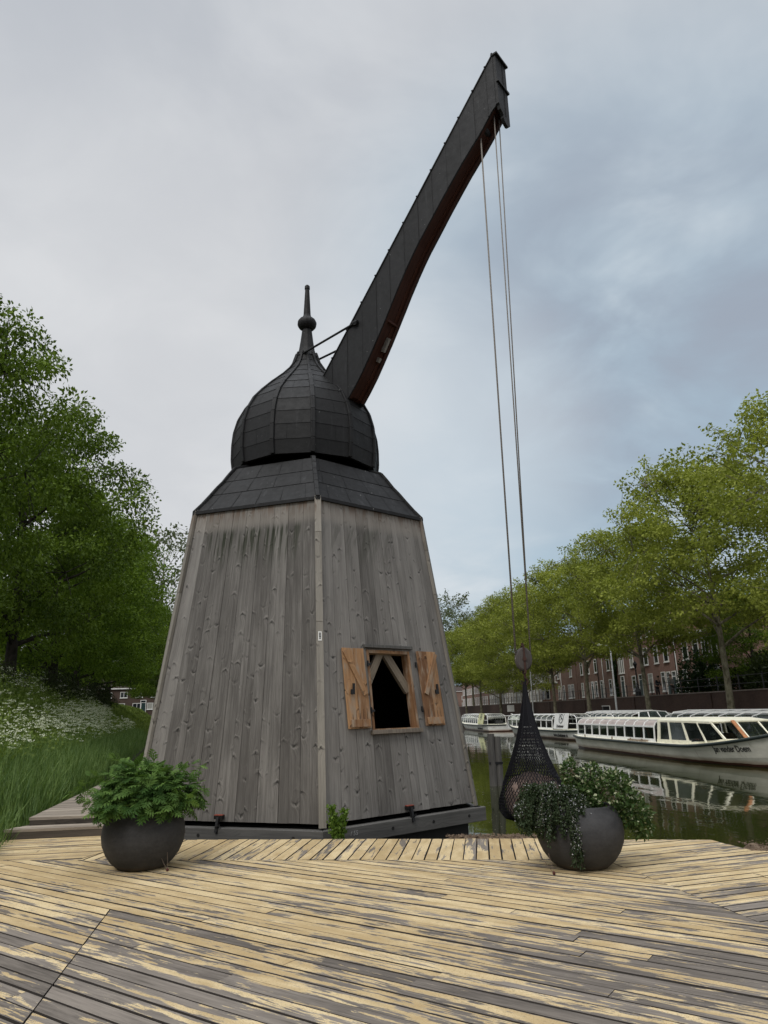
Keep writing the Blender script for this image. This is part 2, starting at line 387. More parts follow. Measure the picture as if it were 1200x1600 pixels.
# ------------------------------------------------------------ deck
def clip(poly,p,nrm):
    """keep side where dot(q-p,nrm)>=0"""
    out=[];N=len(poly)
    for i in range(N):
        a=poly[i];b=poly[(i+1)%N]
        da=(a[0]-p[0])*nrm[0]+(a[1]-p[1])*nrm[1]; db=(b[0]-p[0])*nrm[0]+(b[1]-p[1])*nrm[1]
        if da>=0: out.append(a)
        if (da>=0)!=(db>=0):
            q=da/(da-db); out.append((a[0]+(b[0]-a[0])*q,a[1]+(b[1]-a[1])*q))
    return out
def planks(mb,poly,az,pitch=.1445,gap=.015,o=(0,0),joint=(6.5,11),crack=None,zj=.003):
    a=(math.cos(az),math.sin(az)); b=(-a[1],a[0])
    bs=[(p[0]-o[0])*b[0]+(p[1]-o[1])*b[1] for p in poly]; as_=[(p[0]-o[0])*a[0]+(p[1]-o[1])*a[1] for p in poly]
    for k in range(math.floor(min(bs)/pitch),math.ceil(max(bs)/pitch)):
        g=gap*random.uniform(.6,1.5)
        lo=k*pitch+g/2; hi=(k+1)*pitch-g/2
        P=clip(poly,(o[0]+b[0]*lo,o[1]+b[1]*lo),b); 
        if len(P)<3: continue
        P=clip(P,(o[0]+b[0]*hi,o[1]+b[1]*hi),(-b[0],-b[1]))
        if len(P)<3: continue
        cuts=[];s=min(as_)+random.uniform(0,joint[1])
        while s<max(as_): cuts.append(s); s+=random.uniform(*joint)
        pieces=[];rest=P
        for cpos in cuts:
            pp=(o[0]+a[0]*cpos,o[1]+a[1]*cpos)
            L=clip(rest,pp,(-a[0],-a[1])); rest=clip(rest,(pp[0]+a[0]*.004,pp[1]+a[1]*.004),a)
            if len(L)>2: pieces.append(L)
            if len(rest)<3: break
        if len(rest)>2: pieces.append(rest)
        if crack:
            (c0,c1)=crack; dx,dy=c1[0]-c0[0],c1[1]-c0[1]; l=math.hypot(dx,dy); nn=(-dy/l,dx/l); new=[]
            for q in pieces:
                cy=sum(p[1] for p in q)/len(q)
                # crosses the joint only on the near side of its upper end
                mid=(lo+hi)/2
                bc0=(c0[0]-o[0])*b[0]+(c0[1]-o[1])*b[1]
                if mid<bc0:
                    A=clip(q,(c0[0]+nn[0]*.005,c0[1]+nn[1]*.005),nn); B=clip(q,(c0[0]-nn[0]*.005,c0[1]-nn[1]*.005),(-nn[0],-nn[1]))
                    new += [z for z in (A,B) if len(z)>2]
                else: new.append(q)
            pieces=new
        for q in pieces:
            r=random.random(); z=random.uniform(-zj,zj); n=len(q); off=r*61
            tx=random.uniform(-.012,.012)
            def zt(p): return z+tx*(((p[0]-o[0])*b[0]+(p[1]-o[1])*b[1])-(lo+hi)/2)
            vs=[(p[0],p[1],zt(p)) for p in q]+[(p[0],p[1],-.035) for p in q]
            uvt=[(((p[0]-o[0])*a[0]+(p[1]-o[1])*a[1])+off,((p[0]-o[0])*b[0]+(p[1]-o[1])*b[1])-lo) for p in q]
            fs=[tuple(range(n))]; uv=[uvt]
            for i in range(n):
                j=(i+1)%n; fs.append((i,n+i,n+j,j)); uv.append([uvt[i],(uvt[i][0],uvt[i][1]-.035),(uvt[j][0],uvt[j][1]-.035),uvt[j]])
            mb.add(vs,fs,0,uv,r)
def deck_mat():
    t=NT('deck boards with worn sand coating'); u,v,_=t.sep(t.uv()); r=t.attr('rnd'); rz=t.math('MULTIPLY',r,71.0); p=t.pos(); X,Y,Z=t.sep(p)
    # grey weathered wood
    g1=t.noise(t.xyz(t.math('MULTIPLY',u,1.6),t.math('MULTIPLY',v,48),rz),1.0,4,.65)
    g2=t.noise(t.xyz(t.math('MULTIPLY',u,6),t.math('MULTIPLY',v,170),rz),1.0,3,.7)
    bl=t.noise(t.xyz(t.math('MULTIPLY',u,1.4),t.math('MULTIPLY',v,5),rz),1.0,4,.6)
    f=t.math('ADD',t.math('ADD',t.math('MULTIPLY',g1,.45),t.math('MULTIPLY',g2,.3)),t.math('ADD',t.math('MULTIPLY',bl,.4),t.math('MULTIPLY',r,.14)))
    wd=t.mix(t.ss(f,.38,.86),(.058,.049,.042),(.245,.213,.182))
    # worn coating
    m1=t.noise(t.xyz(t.math('MULTIPLY',u,2.0),t.math('MULTIPLY',v,17),t.math('ADD',rz,31)),1.0,8,.66,.3)
    m2=t.noise(t.xyz(t.math('MULTIPLY',X,.55),t.math('MULTIPLY',Y,.75),3.0),1.0,3,.5)
    rr=t.math('FRACT',t.math('MULTIPLY',r,7.31))
    ms=t.math('ADD',t.math('ADD',t.math('MULTIPLY',m1,1.0),t.math('MULTIPLY',t.math('SUBTRACT',m2,.5),.26)),t.math('MULTIPLY',t.math('SUBTRACT',rr,.5),.17))
    far=t.math('MULTIPLY',t.ss(Y,4.3,8.4),.115)
    lft=t.math('MULTIPLY',t.math('MULTIPLY',t.ss(X,-.6,-2.2),t.ss(Y,7.0,5.2)),.03)
    rgt=t.math('MULTIPLY',t.math('MULTIPLY',t.ss(X,2.3,2.9),t.ss(Y,7.3,6.4)),.15)
    ms=t.math('SUBTRACT',t.math('SUBTRACT',t.math('ADD',ms,far),lft),rgt)
    eg=t.ss(t.math('ABSOLUTE',t.math('SUBTRACT',v,.068)),.052,.070)   # worn first along the edges
    ms=t.math('SUBTRACT',ms,t.math('MULTIPLY',eg,.06))
    mk=t.ss(ms,.534,.545)
    gr=t.noise(t.xyz(u,v,rz),130,2,.6); gr2=t.noise(t.xyz(u,v,rz),42,3,.6); ty=t.noise(t.xyz(t.math('MULTIPLY',u,2.5),t.math('MULTIPLY',v,8),rz),1.0,3)
    yl=t.mix(t.ss(t.math('ADD',t.math('MULTIPLY',ty,.75),t.math('MULTIPLY',r,.25)),.3,.75),(.41,.303,.158),(.635,.51,.305))
    yl=t.mix(t.math('MULTIPLY',t.ss(gr,.54,.66),.6),yl,(.30,.175,.065))
    yl=t.mix(t.math('MULTIPLY',t.ss(gr2,.56,.68),.5),yl,(.27,.205,.12))
    rim=t.math('MULTIPLY',t.ss(ms,.526,.534),t.ss(ms,.551,.538))
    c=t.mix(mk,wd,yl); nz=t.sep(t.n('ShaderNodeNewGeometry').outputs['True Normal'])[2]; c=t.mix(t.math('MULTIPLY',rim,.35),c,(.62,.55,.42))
    # thin sand over everything near the pots and far strip
    sd=t.math('MULTIPLY',t.ss(t.math('ADD',gr,t.math('MULTIPLY',m2,.5)),.78,.98),t.ss(Y,5.5,8.5))
    c=t.mix(t.math('MULTIPLY',sd,.55),c,(.42,.31,.16))
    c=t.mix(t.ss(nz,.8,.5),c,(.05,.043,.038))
    h=t.math('ADD',t.math('ADD',t.math('MULTIPLY',mk,.6),t.math('MULTIPLY',t.math('MULTIPLY',gr,mk),.5)),t.math('MULTIPLY',g1,.35))
    return t.finish(c,.85,t.bump(h,.55,.004),0,.25)
M_deck=deck_mat()
fl=lambda x: 9.04-.12*(x+2.56)
m=MB()
planks(m,[(-8,fl(-8)-.004),(2.33,fl(2.33)-.004),(2.78,5.94),(3.3,3.2),(3.5,.5),(-8,.5)],R(-35),crack=((-2.46,6.80),(-2.05,4.5)),o=(0,0.05))
fe=lambda x: 10.476-.124*(x+2.98)
planks(m,[(-3.72,fl(-3.72)+.006),(-3.40,fe(-3.4)),(2.08,fe(2.08)),(2.31,fl(2.31)+.006)],R(82.9),o=(0,0.03),joint=(9,10))
planks(m,[(2.095,9.76),(3.897,9.49),(4.05,8.75),(2.355,8.2)],R(18),o=(4.05,8.75))
planks(m,[(2.355,8.2),(4.05,8.75),(8,7.6),(8,3.2),(3.31,3.2),(2.79,5.94)],R(18),o=(4.05,8.75))
planks(m,[(-3.735,9.19),(-3.415,10.53),(-3.415,11.3),(-6.2,11.1),(-7.5,fl(-7.5)+.008)],R(8),o=(-4.7,9.3))
tag(m.build('boardwalk',M_deck),kind='structure')
m=MB(); 
m.add([(-8,.4,-.045),(8,.4,-.045),(8,7.5,-.045),(4.03,8.7,-.045),(3.86,9.45,-.045),(2.05,9.72,-.045),(-3.4,10.5,-.045),(-3.5,11.2,-.045),(-6.1,11.2,-.045),(-8,11,-.045)],[tuple(range(10))])
P=[(8,7.5),(4.03,8.7),(3.86,9.45),(2.05,9.72),(-3.4,10.5)]
for a,b in zip(P,P[1:]): m.add([(a[0],a[1],-.05),(b[0],b[1],-.05),(b[0],b[1],-.9),(a[0],a[1],-.9)],[(0,1,2,3)])
tag(m.build('boardwalk_base',simple('dark bearers',(.02,.017,.014),.9)),kind='structure')
# loose grit along the far edge and a gravel bank on the right
def mound(name,pts,h,lab):
    vs=[];fs=[]
    N=len(pts)
    for i,(x,y,w) in enumerate(pts):
        for j in range(7):
            q=j/6*2-1; vs.append((x+random.uniform(-.02,.02),y+q*w+random.uniform(-.02,.02),-.09+h*.8*(1-q*q)*(1 if 0<i<N-1 else .1)*random.uniform(.6,1.1)))
    for i in range(N-1):
        for j in range(6): fs.append((i*7+j,i*7+j+1,i*7+j+8,i*7+j+7))
    m=MB(); m.add(vs,fs); o=m.build(name,M_gravel,smooth=True); return tag(o,kind='structure')
mound('gravel',[(.5,10.1,.06)]+[(.8+.18*k,10.12-.024*k*1.0,.14+.05*random.random()) for k in range(8)]+[(2.4,9.9,.05)],.14,'')
mound('gravel_bank',[(3.95,8.95,.05)]+[(4.15+.22*k,8.95-.02*k,.22+.05*k) for k in range(9)]+[(6.4,8.8,.3)],.16,'')
# scattered grit as real little stones
N=900; q=rng.random((N,3)); ctr=np.zeros((N,3))
k1=N//2
ctr[:k1,0]=.7+1.5*q[:k1,0]; ctr[:k1,1]=10.12-.124*(ctr[:k1,0]-.7)+rng.normal(0,.07,k1); ctr[:k1,2]=.02
ctr[k1:,0]=4.05+1.8*q[k1:,0]; ctr[k1:,1]=8.92+rng.normal(0,.14,N-k1); ctr[k1:,2]=.03
sz=rng.uniform(.006,.018,N)
base=np.array([[1,0,0],[-1,0,0],[0,1,0],[0,-1,0],[0,0,.7],[0,0,-.7]])
vv=(ctr[:,None,:]+base[None]*sz[:,None,None]*rng.uniform(.6,1.3,(N,6,1))).reshape(-1,3)
ff=np.array([[0,2,4],[2,1,4],[1,3,4],[3,0,4],[2,0,5],[1,2,5],[3,1,5],[0,3,5]])
fa=(np.arange(N)[:,None,None]*6+ff[None]).reshape(-1,3)
tag(np_mesh('grit',vv,fa,np.repeat(rng.random(N),8),M_gravel),kind='stuff')
# ------------------------------------------------------------ the crane
CX,CY=-1.5443,13.5128; TH=.1956
crane=empty('harbour_crane',(CX,CY,0),'tall grey timber harbour crane with black onion dome and long raised boom','crane')
def hx(k,r,z,n=6):
    a=TH+k*2*math.pi/n; return V((r*math.sin(a),-r*math.cos(a),z))
Rb,Rt,zb,zt=3.083,2.336,.14,5.06
ta=lambda z:(z-zb)/(zt-zb)
def fp(k,f,z,off=0.0):
    """point on wall face k at fraction f, height z, pushed out by off"""
    t_=ta(z); rr=Rb+(Rt-Rb)*t_
    a=hx(k,rr,z); b=hx(k+1,rr,z); p=a+(b-a)*f
    e=(b-a).normalized(); sl=(hx(k,Rt,zt)+hx(k+1,Rt,zt)-hx(k,Rb,zb)-hx(k+1,Rb,zb)).normalized()
    return p+e.cross(sl).normalized()*off
def board(mb,k,f0,f1,z0,z1,o0=.0,th=.035,m=0,r=None):
    mb.hexa([fp(k,f0,z0,o0),fp(k,f1,z0,o0),fp(k,f1,z0,o0-th),fp(k,f0,z0,o0-th),fp(k,f0,z1,o0),fp(k,f1,z1,o0),fp(k,f1,z1,o0-th),fp(k,f0,z1,o0-th)],m,r)
NB=9; WL,WR,WZ0,WZ1=3/9,6/9,1.315,2.56
g=.0011
for k in range(6):
    m=MB()
    for i in range(NB):
        # each lining board is two planed halves
        sp=(i+random.uniform(.35,.65))/NB; o_b=random.uniform(-.004,.004); r_b=random.random()
        for (f0,f1,gl,gr) in ((i/NB,sp,g,.00025),(sp,(i+1)/NB,.00025,g)):
            o=o_b; r=r_b+(.04 if f0>i/NB else 0)
            if k==0 and 3<=i<=5:
                board(m,k,f0+gl,f1-gr,zb,WZ0,o,r=r); board(m,k,f0+gl,f1-gr,WZ1,zt,o,r=r)
            else: board(m,k,f0+gl,f1-gr,zb+random.uniform(0,.006),zt,o,r=r)
    wo=m.build('wall',M_tower,crane)
# dark lining behind the joints
m=MB()
for k in range(6):
    if k==0:
        for (f0,f1,z0,z1) in ((0,WL,zb,zt),(WR,1,zb,zt),(WL,WR,zb,WZ0),(WL,WR,WZ1,zt)): m.add([fp(k,f0,z0,-.05),fp(k,f1,z0,-.05),fp(k,f1,z1,-.05),fp(k,f0,z1,-.05)],[(0,1,2,3)])
    else: m.add([fp(k,0,zb,-.05),fp(k,1,zb,-.05),fp(k,1,zt,-.05),fp(k,0,zt,-.05)],[(0,1,2,3)])
m.add([hx(k,Rb-.08,.16) for k in range(6)],[tuple(range(6))])
m.build('lining',simple('dark inner lining',(.02,.016,.013),.9),crane)
for k in range(6):
    m=MB(); zs=[zb-.05,2.95 if k==0 else 3.6,4.42,zt]
    for z0,z1 in zip(zs,zs[1:]):
        a=hx(k,Rb+(Rt-Rb)*ta(z0)+.006,z0+.002); b=hx(k,Rb+(Rt-Rb)*ta(z1)+.006,z1-.002)
        m.bar(a,b,.105,.05,up=(math.sin(TH+k*math.pi/3),-math.cos(TH+k*math.pi/3),0))
    m.build('corner_post',M_post,crane,bevel=.004)
# small enamel plate on the front corner
rr=lambda z: Rb+(Rt-Rb)*ta(z)
pl=MB(); a=hx(0,rr(2.66)+.036,2.66); b=hx(0,rr(2.80)+.036,2.80); pl.bar(a,b,.055,.006,up=(math.sin(TH),-math.cos(TH),0))
plo=pl.build('plate',M_white,crane)
pm=MB()
for q in range(4):
    z=2.685+q*.026; pm.bar(hx(0,rr(z)+.041,z),hx(0,rr(z+.018)+.041,z+.018),.026-.003*abs(q-1.5),.004,up=(math.sin(TH),-math.cos(TH),0))
pm.build('mark',M_iron,plo)
# window: reveal, sill, lintel, braces, shutters
m=MB()
for (f0,f1) in ((WL-.002,WL+.014),(WR-.014,WR+.002)): board(m,0,f0,f1,WZ0,WZ1,.012,.16)
board(m,0,WL+.014,WR-.014,WZ1-.05,WZ1,.010,.15); board(m,0,WL+.014,WR-.014,WZ0,WZ0+.04,.010,.15)
wf=m.build('window_frame',M_shut,crane)
m=MB(); board(m,0,.318,.678,1.272,1.335,.065,.075); m.build('sill',wood('pale sill wood',(.12,.10,.08),(.36,.31,.25),knots=False),wf,bevel=.004)
m=MB(); board(m,0,.310,.688,2.585,2.635,.06,.06); m.build('lintel',M_beam,wf,bevel=.004)
def slant(mb,p,q,wd,o,th,m_=0):
    a0=fp(0,*p,o);b0=fp(0,*q,o);d_=(b0-a0).normalized(); nrm=(fp(0,*p,1)-fp(0,*p,0)).normalized()
    mb.bar(a0,b0,wd,th,up=nrm,m=m_)
m=MB(); slant(m,(.475,2.58),(.335,1.98),.13,-.11,.06); m.build('brace',M_brace,wf)
m=MB(); slant(m,(.495,2.58),(.655,1.93),.14,-.11,.06); m.build('brace',M_brace,wf)
def shutter(f0b,f1b,f0t,f1t,hinge_left):
    z0,z1=1.365,2.565; m=MB()
    o=.045
    fs=[(f0b+(f1b-f0b)*q/2,f0t+(f1t-f0t)*q/2) for q in range(3)]
    for (b0,t0),(b1,t1) in zip(fs,fs[1:]):
        e=.0009
        m.hexa([fp(0,b0+e,z0,o),fp(0,b1-e,z0,o),fp(0,b1-e,z0,o-.03),fp(0,b0+e,z0,o-.03),fp(0,t0+e,z1,o),fp(0,t1-e,z1,o),fp(0,t1-e,z1,o-.03),fp(0,t0+e,z1,o-.03)])
    s=m.build('shutter',M_shut,crane,bevel=.003)
    w_=f1b-f0b
    m=MB()
    a=(f0t+.012,z1-.04) if hinge_left else (f1t-.012,z1-.04)
    b=(f1b-.03,1.86) if hinge_left else (f0b+.03,1.86)
    slant(m,a,b,.085,o+.013,.024); m.build('brace',M_shut,s,bevel=.002)
    m=MB(); zc0,zc1=z0+.02,z0+.13
    m.hexa([fp(0,f0b+.012,zc0,o+.026),fp(0,f1b-.012,zc0,o+.026),fp(0,f1b-.012,zc0,o+.002),fp(0,f0b+.012,zc0,o+.002),fp(0,f0b+.012,zc1,o+.026),fp(0,f1b-.012,zc1,o+.026),fp(0,f1b-.012,zc1,o+.002),fp(0,f0b+.012,zc1,o+.002)])
    m.build('batten',M_shut,s,bevel=.003)
    m=MB(); fm=f0b+w_*(.22 if hinge_left else .80)
    m.box((0,0,0),(.001,.001,.001))
    m=MB(); slant(m,(fm,1.86),(fm+.004,2.02),.035,o+.03,.02); slant(m,(fm-.012,1.86),(fm-.010,1.93),.04,o+.03,.02); m.build('latch',M_iron,s)
    for zz_ in (1.62,2.33):
        m=MB(); fh=(f1b+.008) if hinge_left else (f0b-.014); fq=fh+.012*(1 if hinge_left else -1)
        slant(m,(fh,zz_),(fq+.01,zz_),.03,.03,.03); slant(m,(fh,zz_-.04),(fh,zz_+.05),.022,.036,.022); m.build('hinge',M_iron,s)
    # dark nail streaks above the batten
    for q in range(5):
        m=MB(); ff=f0b+w_*(.18+.16*q); hh=.07+.1*random.random()
        m.hexa([fp(0,ff,z0+.13,o+.0035),fp(0,ff+.0022,z0+.13,o+.0035),fp(0,ff+.0022,z0+.13,o+.001),fp(0,ff,z0+.13,o+.001),fp(0,ff+.0008,z0+.13+hh,o+.0035),fp(0,ff+.0012,z0+.13+hh,o+.0035),fp(0,ff+.0012,z0+.13+hh,o+.001),fp(0,ff+.0008,z0+.13+hh,o+.001)])
        m.build('nail_stain',M_bolt,s)
shutter(.166,.318,.142,.298,True); shutter(.716,.866,.722,.884,False)
# red iron latches holding the walls to the raft
M_red=simple('orange red paint',(.24,.05,.03),.5)
for (k,f) in ((0,.516),(5,.482)):
    m=MB(); a=fp(k,f-.022,.2,.045); b=fp(k,f+.022,.2,.045)
    m.bar(a,b,.07,.05,m=0); m.bar(fp(k,f-.022,.23,.05),fp(k,f+.022,.23,.05),.06,.010,m=1); m.bar(fp(k,f,.2,.07),fp(k,f,.0,.09),.04,.05,m=0); m.bar(fp(k,f-.004,.06,.10),fp(k,f+.02,.1,.12),.02,.02,m=0)
    m.build('latch',[M_iron,M_red],crane)
# raft: ring beams with bolts, dark float below
RBm=Rb+.115
for k in range(6):
    m=MB(); a=hx(k,RBm,-.03);b=hx(k+1,RBm,-.03);d_=(b-a).normalized(); e=.09 if k==0 else -.002
    nrm=V((d_.y,-d_.x,0))
    a2=a+d_*.002; b2=b+d_*e
    ins=.18
    m.hexa([a2+V((0,0,.10)),a2-V((0,0,.11)),a2-nrm*ins-V((0,0,.11))+d_*ins*.57,a2-nrm*ins+V((0,0,.10))+d_*ins*.57,
            b2+V((0,0,.10)),b2-V((0,0,.11)),b2-nrm*ins-V((0,0,.11))-d_*(ins*.57 if e<0 else 0),b2-nrm*ins+V((0,0,.10))-d_*(ins*.57 if e<0 else 0)])
    bo=m.build('base_beam',M_beam,crane,bevel=.008)
    for q in ((.39,.65,.90) if k==0 else (.18,.39,.86)):
        m=MB(); c_=a+(b-a)*q; m.tube([c_-nrm*.02,c_+nrm*.006],[.024,.024],10); m.build('bolt',M_bolt,bo)
    if k==0:
        c_=a+(b-a)*.165+nrm*.004
        text_obj('number','/ 55',.085,simple('chalky white paint',(.30,.30,.29),.8),lambda x,y,z: c_+d_*x+V((0,0,y-.01))+nrm*z,bo,ext=.002,shear=.1)
m=MB()
N6=[hx(k,2.95,-.12) for k in range(6)]; N6b=[hx(k,2.95,-1.0) for k in range(6)]; N6t=[hx(k,Rb-.04,.09) for k in range(6)]
m.add(N6+N6b,[tuple(range(6))]+[(k,(k+1)%6,6+(k+1)%6,6+k) for k in range(6)]); m.add(N6t,[tuple(range(6))])
m.build('float',M_dark,crane)
# skirt roof
SP=[(2.355,5.035),(2.20,5.21),(2.05,5.40),(1.93,5.56),(1.81,5.70),(1.70,5.86),(1.585,6.01),(1.30,6.11)]
m=MB()
rows=[(0,2),(2,4),(4,6),(6,7)]
for k in range(6):
    base=[[hx(k,r_,z_),hx(k+1,r_,z_)] for r_,z_ in SP]
    for i in range(len(SP)-1): m.add([base[i][0],base[i][1],base[i+1][1],base[i+1][0]],[(0,1,2,3)],r=.4)
    for ri,(i0,i1) in enumerate(rows):
        npan=(5,4,4,3)[ri]; offs=random.uniform(.2,.8)
        cuts=[0]+[min(.98,max(.02,(q+offs*.9)/npan)) for q in range(npan)]+[1]
        for f0,f1 in zip(cuts,cuts[1:]):
            if f1-f0<.02: continue
            r_=random.random()
            for i in range(i0,i1):
                def P_(ii,f,up): 
                    p=base[ii][0].lerp(base[ii][1],f); nrm=V((p.x,p.y,0)).normalized()+V((0,0,.9)); return p+nrm.normalized()*up
                lo=.011 if i==i0 else .008; hi=.003 if i==i1-1 else .008
                u0=P_(i,f0+.003,lo);u1=P_(i,f1-.003,lo);u2=P_(i+1,f1-.003,hi);u3=P_(i+1,f0+.003,hi)
                vs=[u0,u1,u2,u3]
                if i==i0: vs+= [P_(i,f0+.003,-.004),P_(i,f1-.003,-.004)]; m.add(vs,[(0,1,2,3),(4,5,1,0)],r=r_)
                else: m.add(vs,[(0,1,2,3)],r=r_)
m.add([hx(k,2.345,5.03) for k in range(6)]+[hx(k,2.15,5.03) for k in range(6)],[(k,(k+1)%6,6+(k+1)%6,6+k) for k in range(6)])
sk=m.build('skirt_roof',M_lead,crane)
for k in range(6):
    m=MB()
    for (r0,z0),(r1,z1) in zip(SP,SP[1:]): m.bar(hx(k,r0+.012,z0+.012),hx(k,r1+.012,z1+.012),.075,.05,up=(math.sin(TH+k*math.pi/3),-math.cos(TH+k*math.pi/3),.8))
    m.build('hip',M_lead,sk,bevel=.01)
m=MB()
for k in range(6): m.bar(hx(k,2.372,5.02),hx(k+1,2.372,5.02),.045,.055)
m.build('eave',M_lead,sk)
# onion dome, twelve sides
DP=[(1.33,6.19),(1.42,6.18),(1.455,6.45),(1.455,6.75),(1.43,7.02),(1.355,7.30),(1.21,7.58),(1.01,7.82),(.79,8.05),(.57,8.26),(.40,8.45),(.28,8.64),(.20,8.88)]
m=MB()
for k in range(12):
    B=[[hx(k,r_,z_,12),hx(k+1,r_,z_,12)] for r_,z_ in DP]
    for i in range(len(DP)-1): m.add([B[i][0],B[i][1],B[i+1][1],B[i+1][0]],[(0,1,2,3)],r=.35)
    i=1; 
    while i<len(DP)-1:
        r_=random.random(); st=1
        cutf=[0,1] if random.random()<.7 else [0,random.uniform(.3,.7),1]
        for f0,f1 in zip(cutf,cutf[1:]):
            r_=random.random()
            def P_(ii,f,up):
                p=B[ii][0].lerp(B[ii][1],f); a=DP[max(ii-1,0)];b=DP[min(ii+1,len(DP)-1)]
                tz=V((b[0]-a[0],0,b[1]-a[1])); nr=V((p.x,p.y,0)).normalized(); nn=(nr*tz.z+V((0,0,-tz.x))).normalized(); return p+nn*up
            m.add([P_(i,f0+.004,.011),P_(i,f1-.004,.011),P_(i+1,f1-.004,.004),P_(i+1,f0+.004,.004),P_(i,f0+.004,-.004),P_(i,f1-.004,-.004)],[(0,1,2,3),(4,5,1,0)],r=r_)
        i+=st
m.add([hx(k,1.31,6.14) for k in range(6)],[tuple(range(6))])
dome=m.build('dome',M_lead,crane)
for k in range(12):
    m=MB()
    for (r0,z0),(r1,z1) in zip(DP[1:],DP[2:]):
        a=hx(k,r0+.012,z0,12);b=hx(k,r1+.012,z1+.004,12); wd=.085 if r0>.6 else .05
        m.bar(a,b,wd,.05,up=(math.sin(TH+k*math.pi/6),-math.cos(TH+k*math.pi/6),.01),w2=.085 if r1>.6 else .05)
    m.build('rib',M_lead,dome,bevel=.012)
m=MB()
m.lathe([(.21,8.86),(.185,8.93),(.165,9.0),(.135,9.2),(.105,9.45)],12,a0=TH)
m.lathe([(.10,9.45)]+[(.205*math.cos(a),9.615+.165*math.sin(a)) for a in [R(x) for x in range(-62,63,12)]]+[(.085,9.80),(.078,9.83),(.046,10.46),(.058,10.465),(.055,10.53),(.03,10.56),(0,10.565)],16)
m.build('finial',M_lead,crane,smooth=False)
# boom in a vertical plane through the tower axis
AZ=R(38); bd=V((math.cos(AZ),-math.sin(AZ),0)); bn=V((-math.sin(AZ),-math.cos(AZ),0))
def bp(r_,z_,w_): return bd*r_+bn*w_+V((0,0,z_))
LOW=[(.60,7.30),(1.15,7.34),(1.34,7.40),(1.64,7.75),(2.0,8.29),(2.31,8.80),(2.67,9.42),(3.05,9.98),(3.67,10.73),(4.12,11.24),(4.53,11.66),(4.86,12.06)]
def lowz(r_):
    for (a,za),(b,zb_) in zip(LOW,LOW[1:]):
        if r_<=b: return za+(zb_-za)*(r_-a)/(b-a)
    return LOW[-1][1]
topz=lambda r_: 8.157+1.2275*(r_-.797)
hw=lambda r_: .255-.013*r_
ST=[.60,.95,1.34,1.72,2.08,2.42,2.78,3.12,3.46,3.8,4.12,4.45,4.74,4.90]
for s in (1,-1):
    m=MB()
    for a,b in zip(ST,ST[1:]):
        r_=random.random(); sub=[a,(a+b)/2,b]; off=random.uniform(0,.006)
        for q0,q1 in zip(sub,sub[1:]):
            lo0=lowz(q0);lo1=lowz(q1)
            h0=hw(q0)+off;h1=hw(q1)+off
            m.hexa([bp(q0,lo0,s*h0),bp(q0,topz(q0),s*h0),bp(q0,topz(q0),s*(h0-.035)),bp(q0,lo0,s*(h0-.035)),bp(q1,lo1,s*h1),bp(q1,topz(q1),s*h1),bp(q1,topz(q1),s*(h1-.035)),bp(q1,lo1,s*(h1-.035))],r=r_)
        m.bar(bp(b-.004,lowz(b)+.01,s*(hw(b)+.003)),bp(b-.004,topz(b)-.004,s*(hw(b)+.003)),.014,.012,up=bn)
    m.build('side_panel',M_leadb,crane)
m=MB()
for a,b in zip(ST,ST[1:]):
    o=.03; m.hexa([bp(a,topz(a)+o,hw(a)+.02),bp(a,topz(a)+o,-hw(a)-.02),bp(a,topz(a)+.001,-hw(a)-.02),bp(a,topz(a)+.001,hw(a)+.02),bp(b,topz(b)+o,hw(b)+.02),bp(b,topz(b)+o,-hw(b)-.02),bp(b,topz(b)+.001,-hw(b)-.02),bp(b,topz(b)+.001,hw(b)+.02)])
    m.bar(bp(b,topz(b)+.034,hw(b)+.03),bp(b,topz(b)+.034,-hw(b)-.03),.03,.02,up=(0,0,1))
m.build('top_cap',M_leadb,crane)
m=MB()
RS=[.62]+[x for x,_ in LOW[2:]]
for j in range(3):                   # three long boards in the soffit
    for a,b in zip(RS,RS[1:]):
        def wj(r_,q): h=hw(r_)-.037; return h-2*h*q/3
        z0=lowz(a)+.07+.012*(j==1); z1=lowz(b)+.07+.012*(j==1)
        m.hexa([bp(a,z0,wj(a,j)),bp(a,z0,wj(a,j+.97)),bp(a,z0+.04,wj(a,j+.97)),bp(a,z0+.04,wj(a,j)),bp(b,z1,wj(b,j)),bp(b,z1,wj(b,j+.97)),bp(b,z1+.04,wj(b,j+.97)),bp(b,z1+.04,wj(b,j))],r=.1+.3*j)
so_=m.build('soffit',M_under,crane)
m=MB()
for s in (1,-1):
    for a,b in zip(RS[1:],RS[2:]):
        m.bar(bp(a,lowz(a)+.03,s*(hw(a)-.06)),bp(b,lowz(b)+.03,s*(hw(b)-.06)),.04,.06,up=bn,r=.2)
m.build('beam',M_under,so_)
m=MB(); m.bar(bp(1.97,lowz(1.97)+.035,-.06),bp(2.12,lowz(2.12)+.035,-.06),.12,.05,up=bn)
m.bar(bp(1.85,lowz(1.85)+.035,-.05),bp(1.90,lowz(1.9)+.035,-.05),.10,.05,up=bn); m.build('iron_plate',simple('bare grey iron',(.22,.2,.18),.5,.3),so_)
m=MB(); m.bar(bp(2.26,lowz(2.26)+.04,.17),bp(2.26,lowz(2.26)+.04,-.17),.05,.05); m.build('cross_bar',M_under,so_)
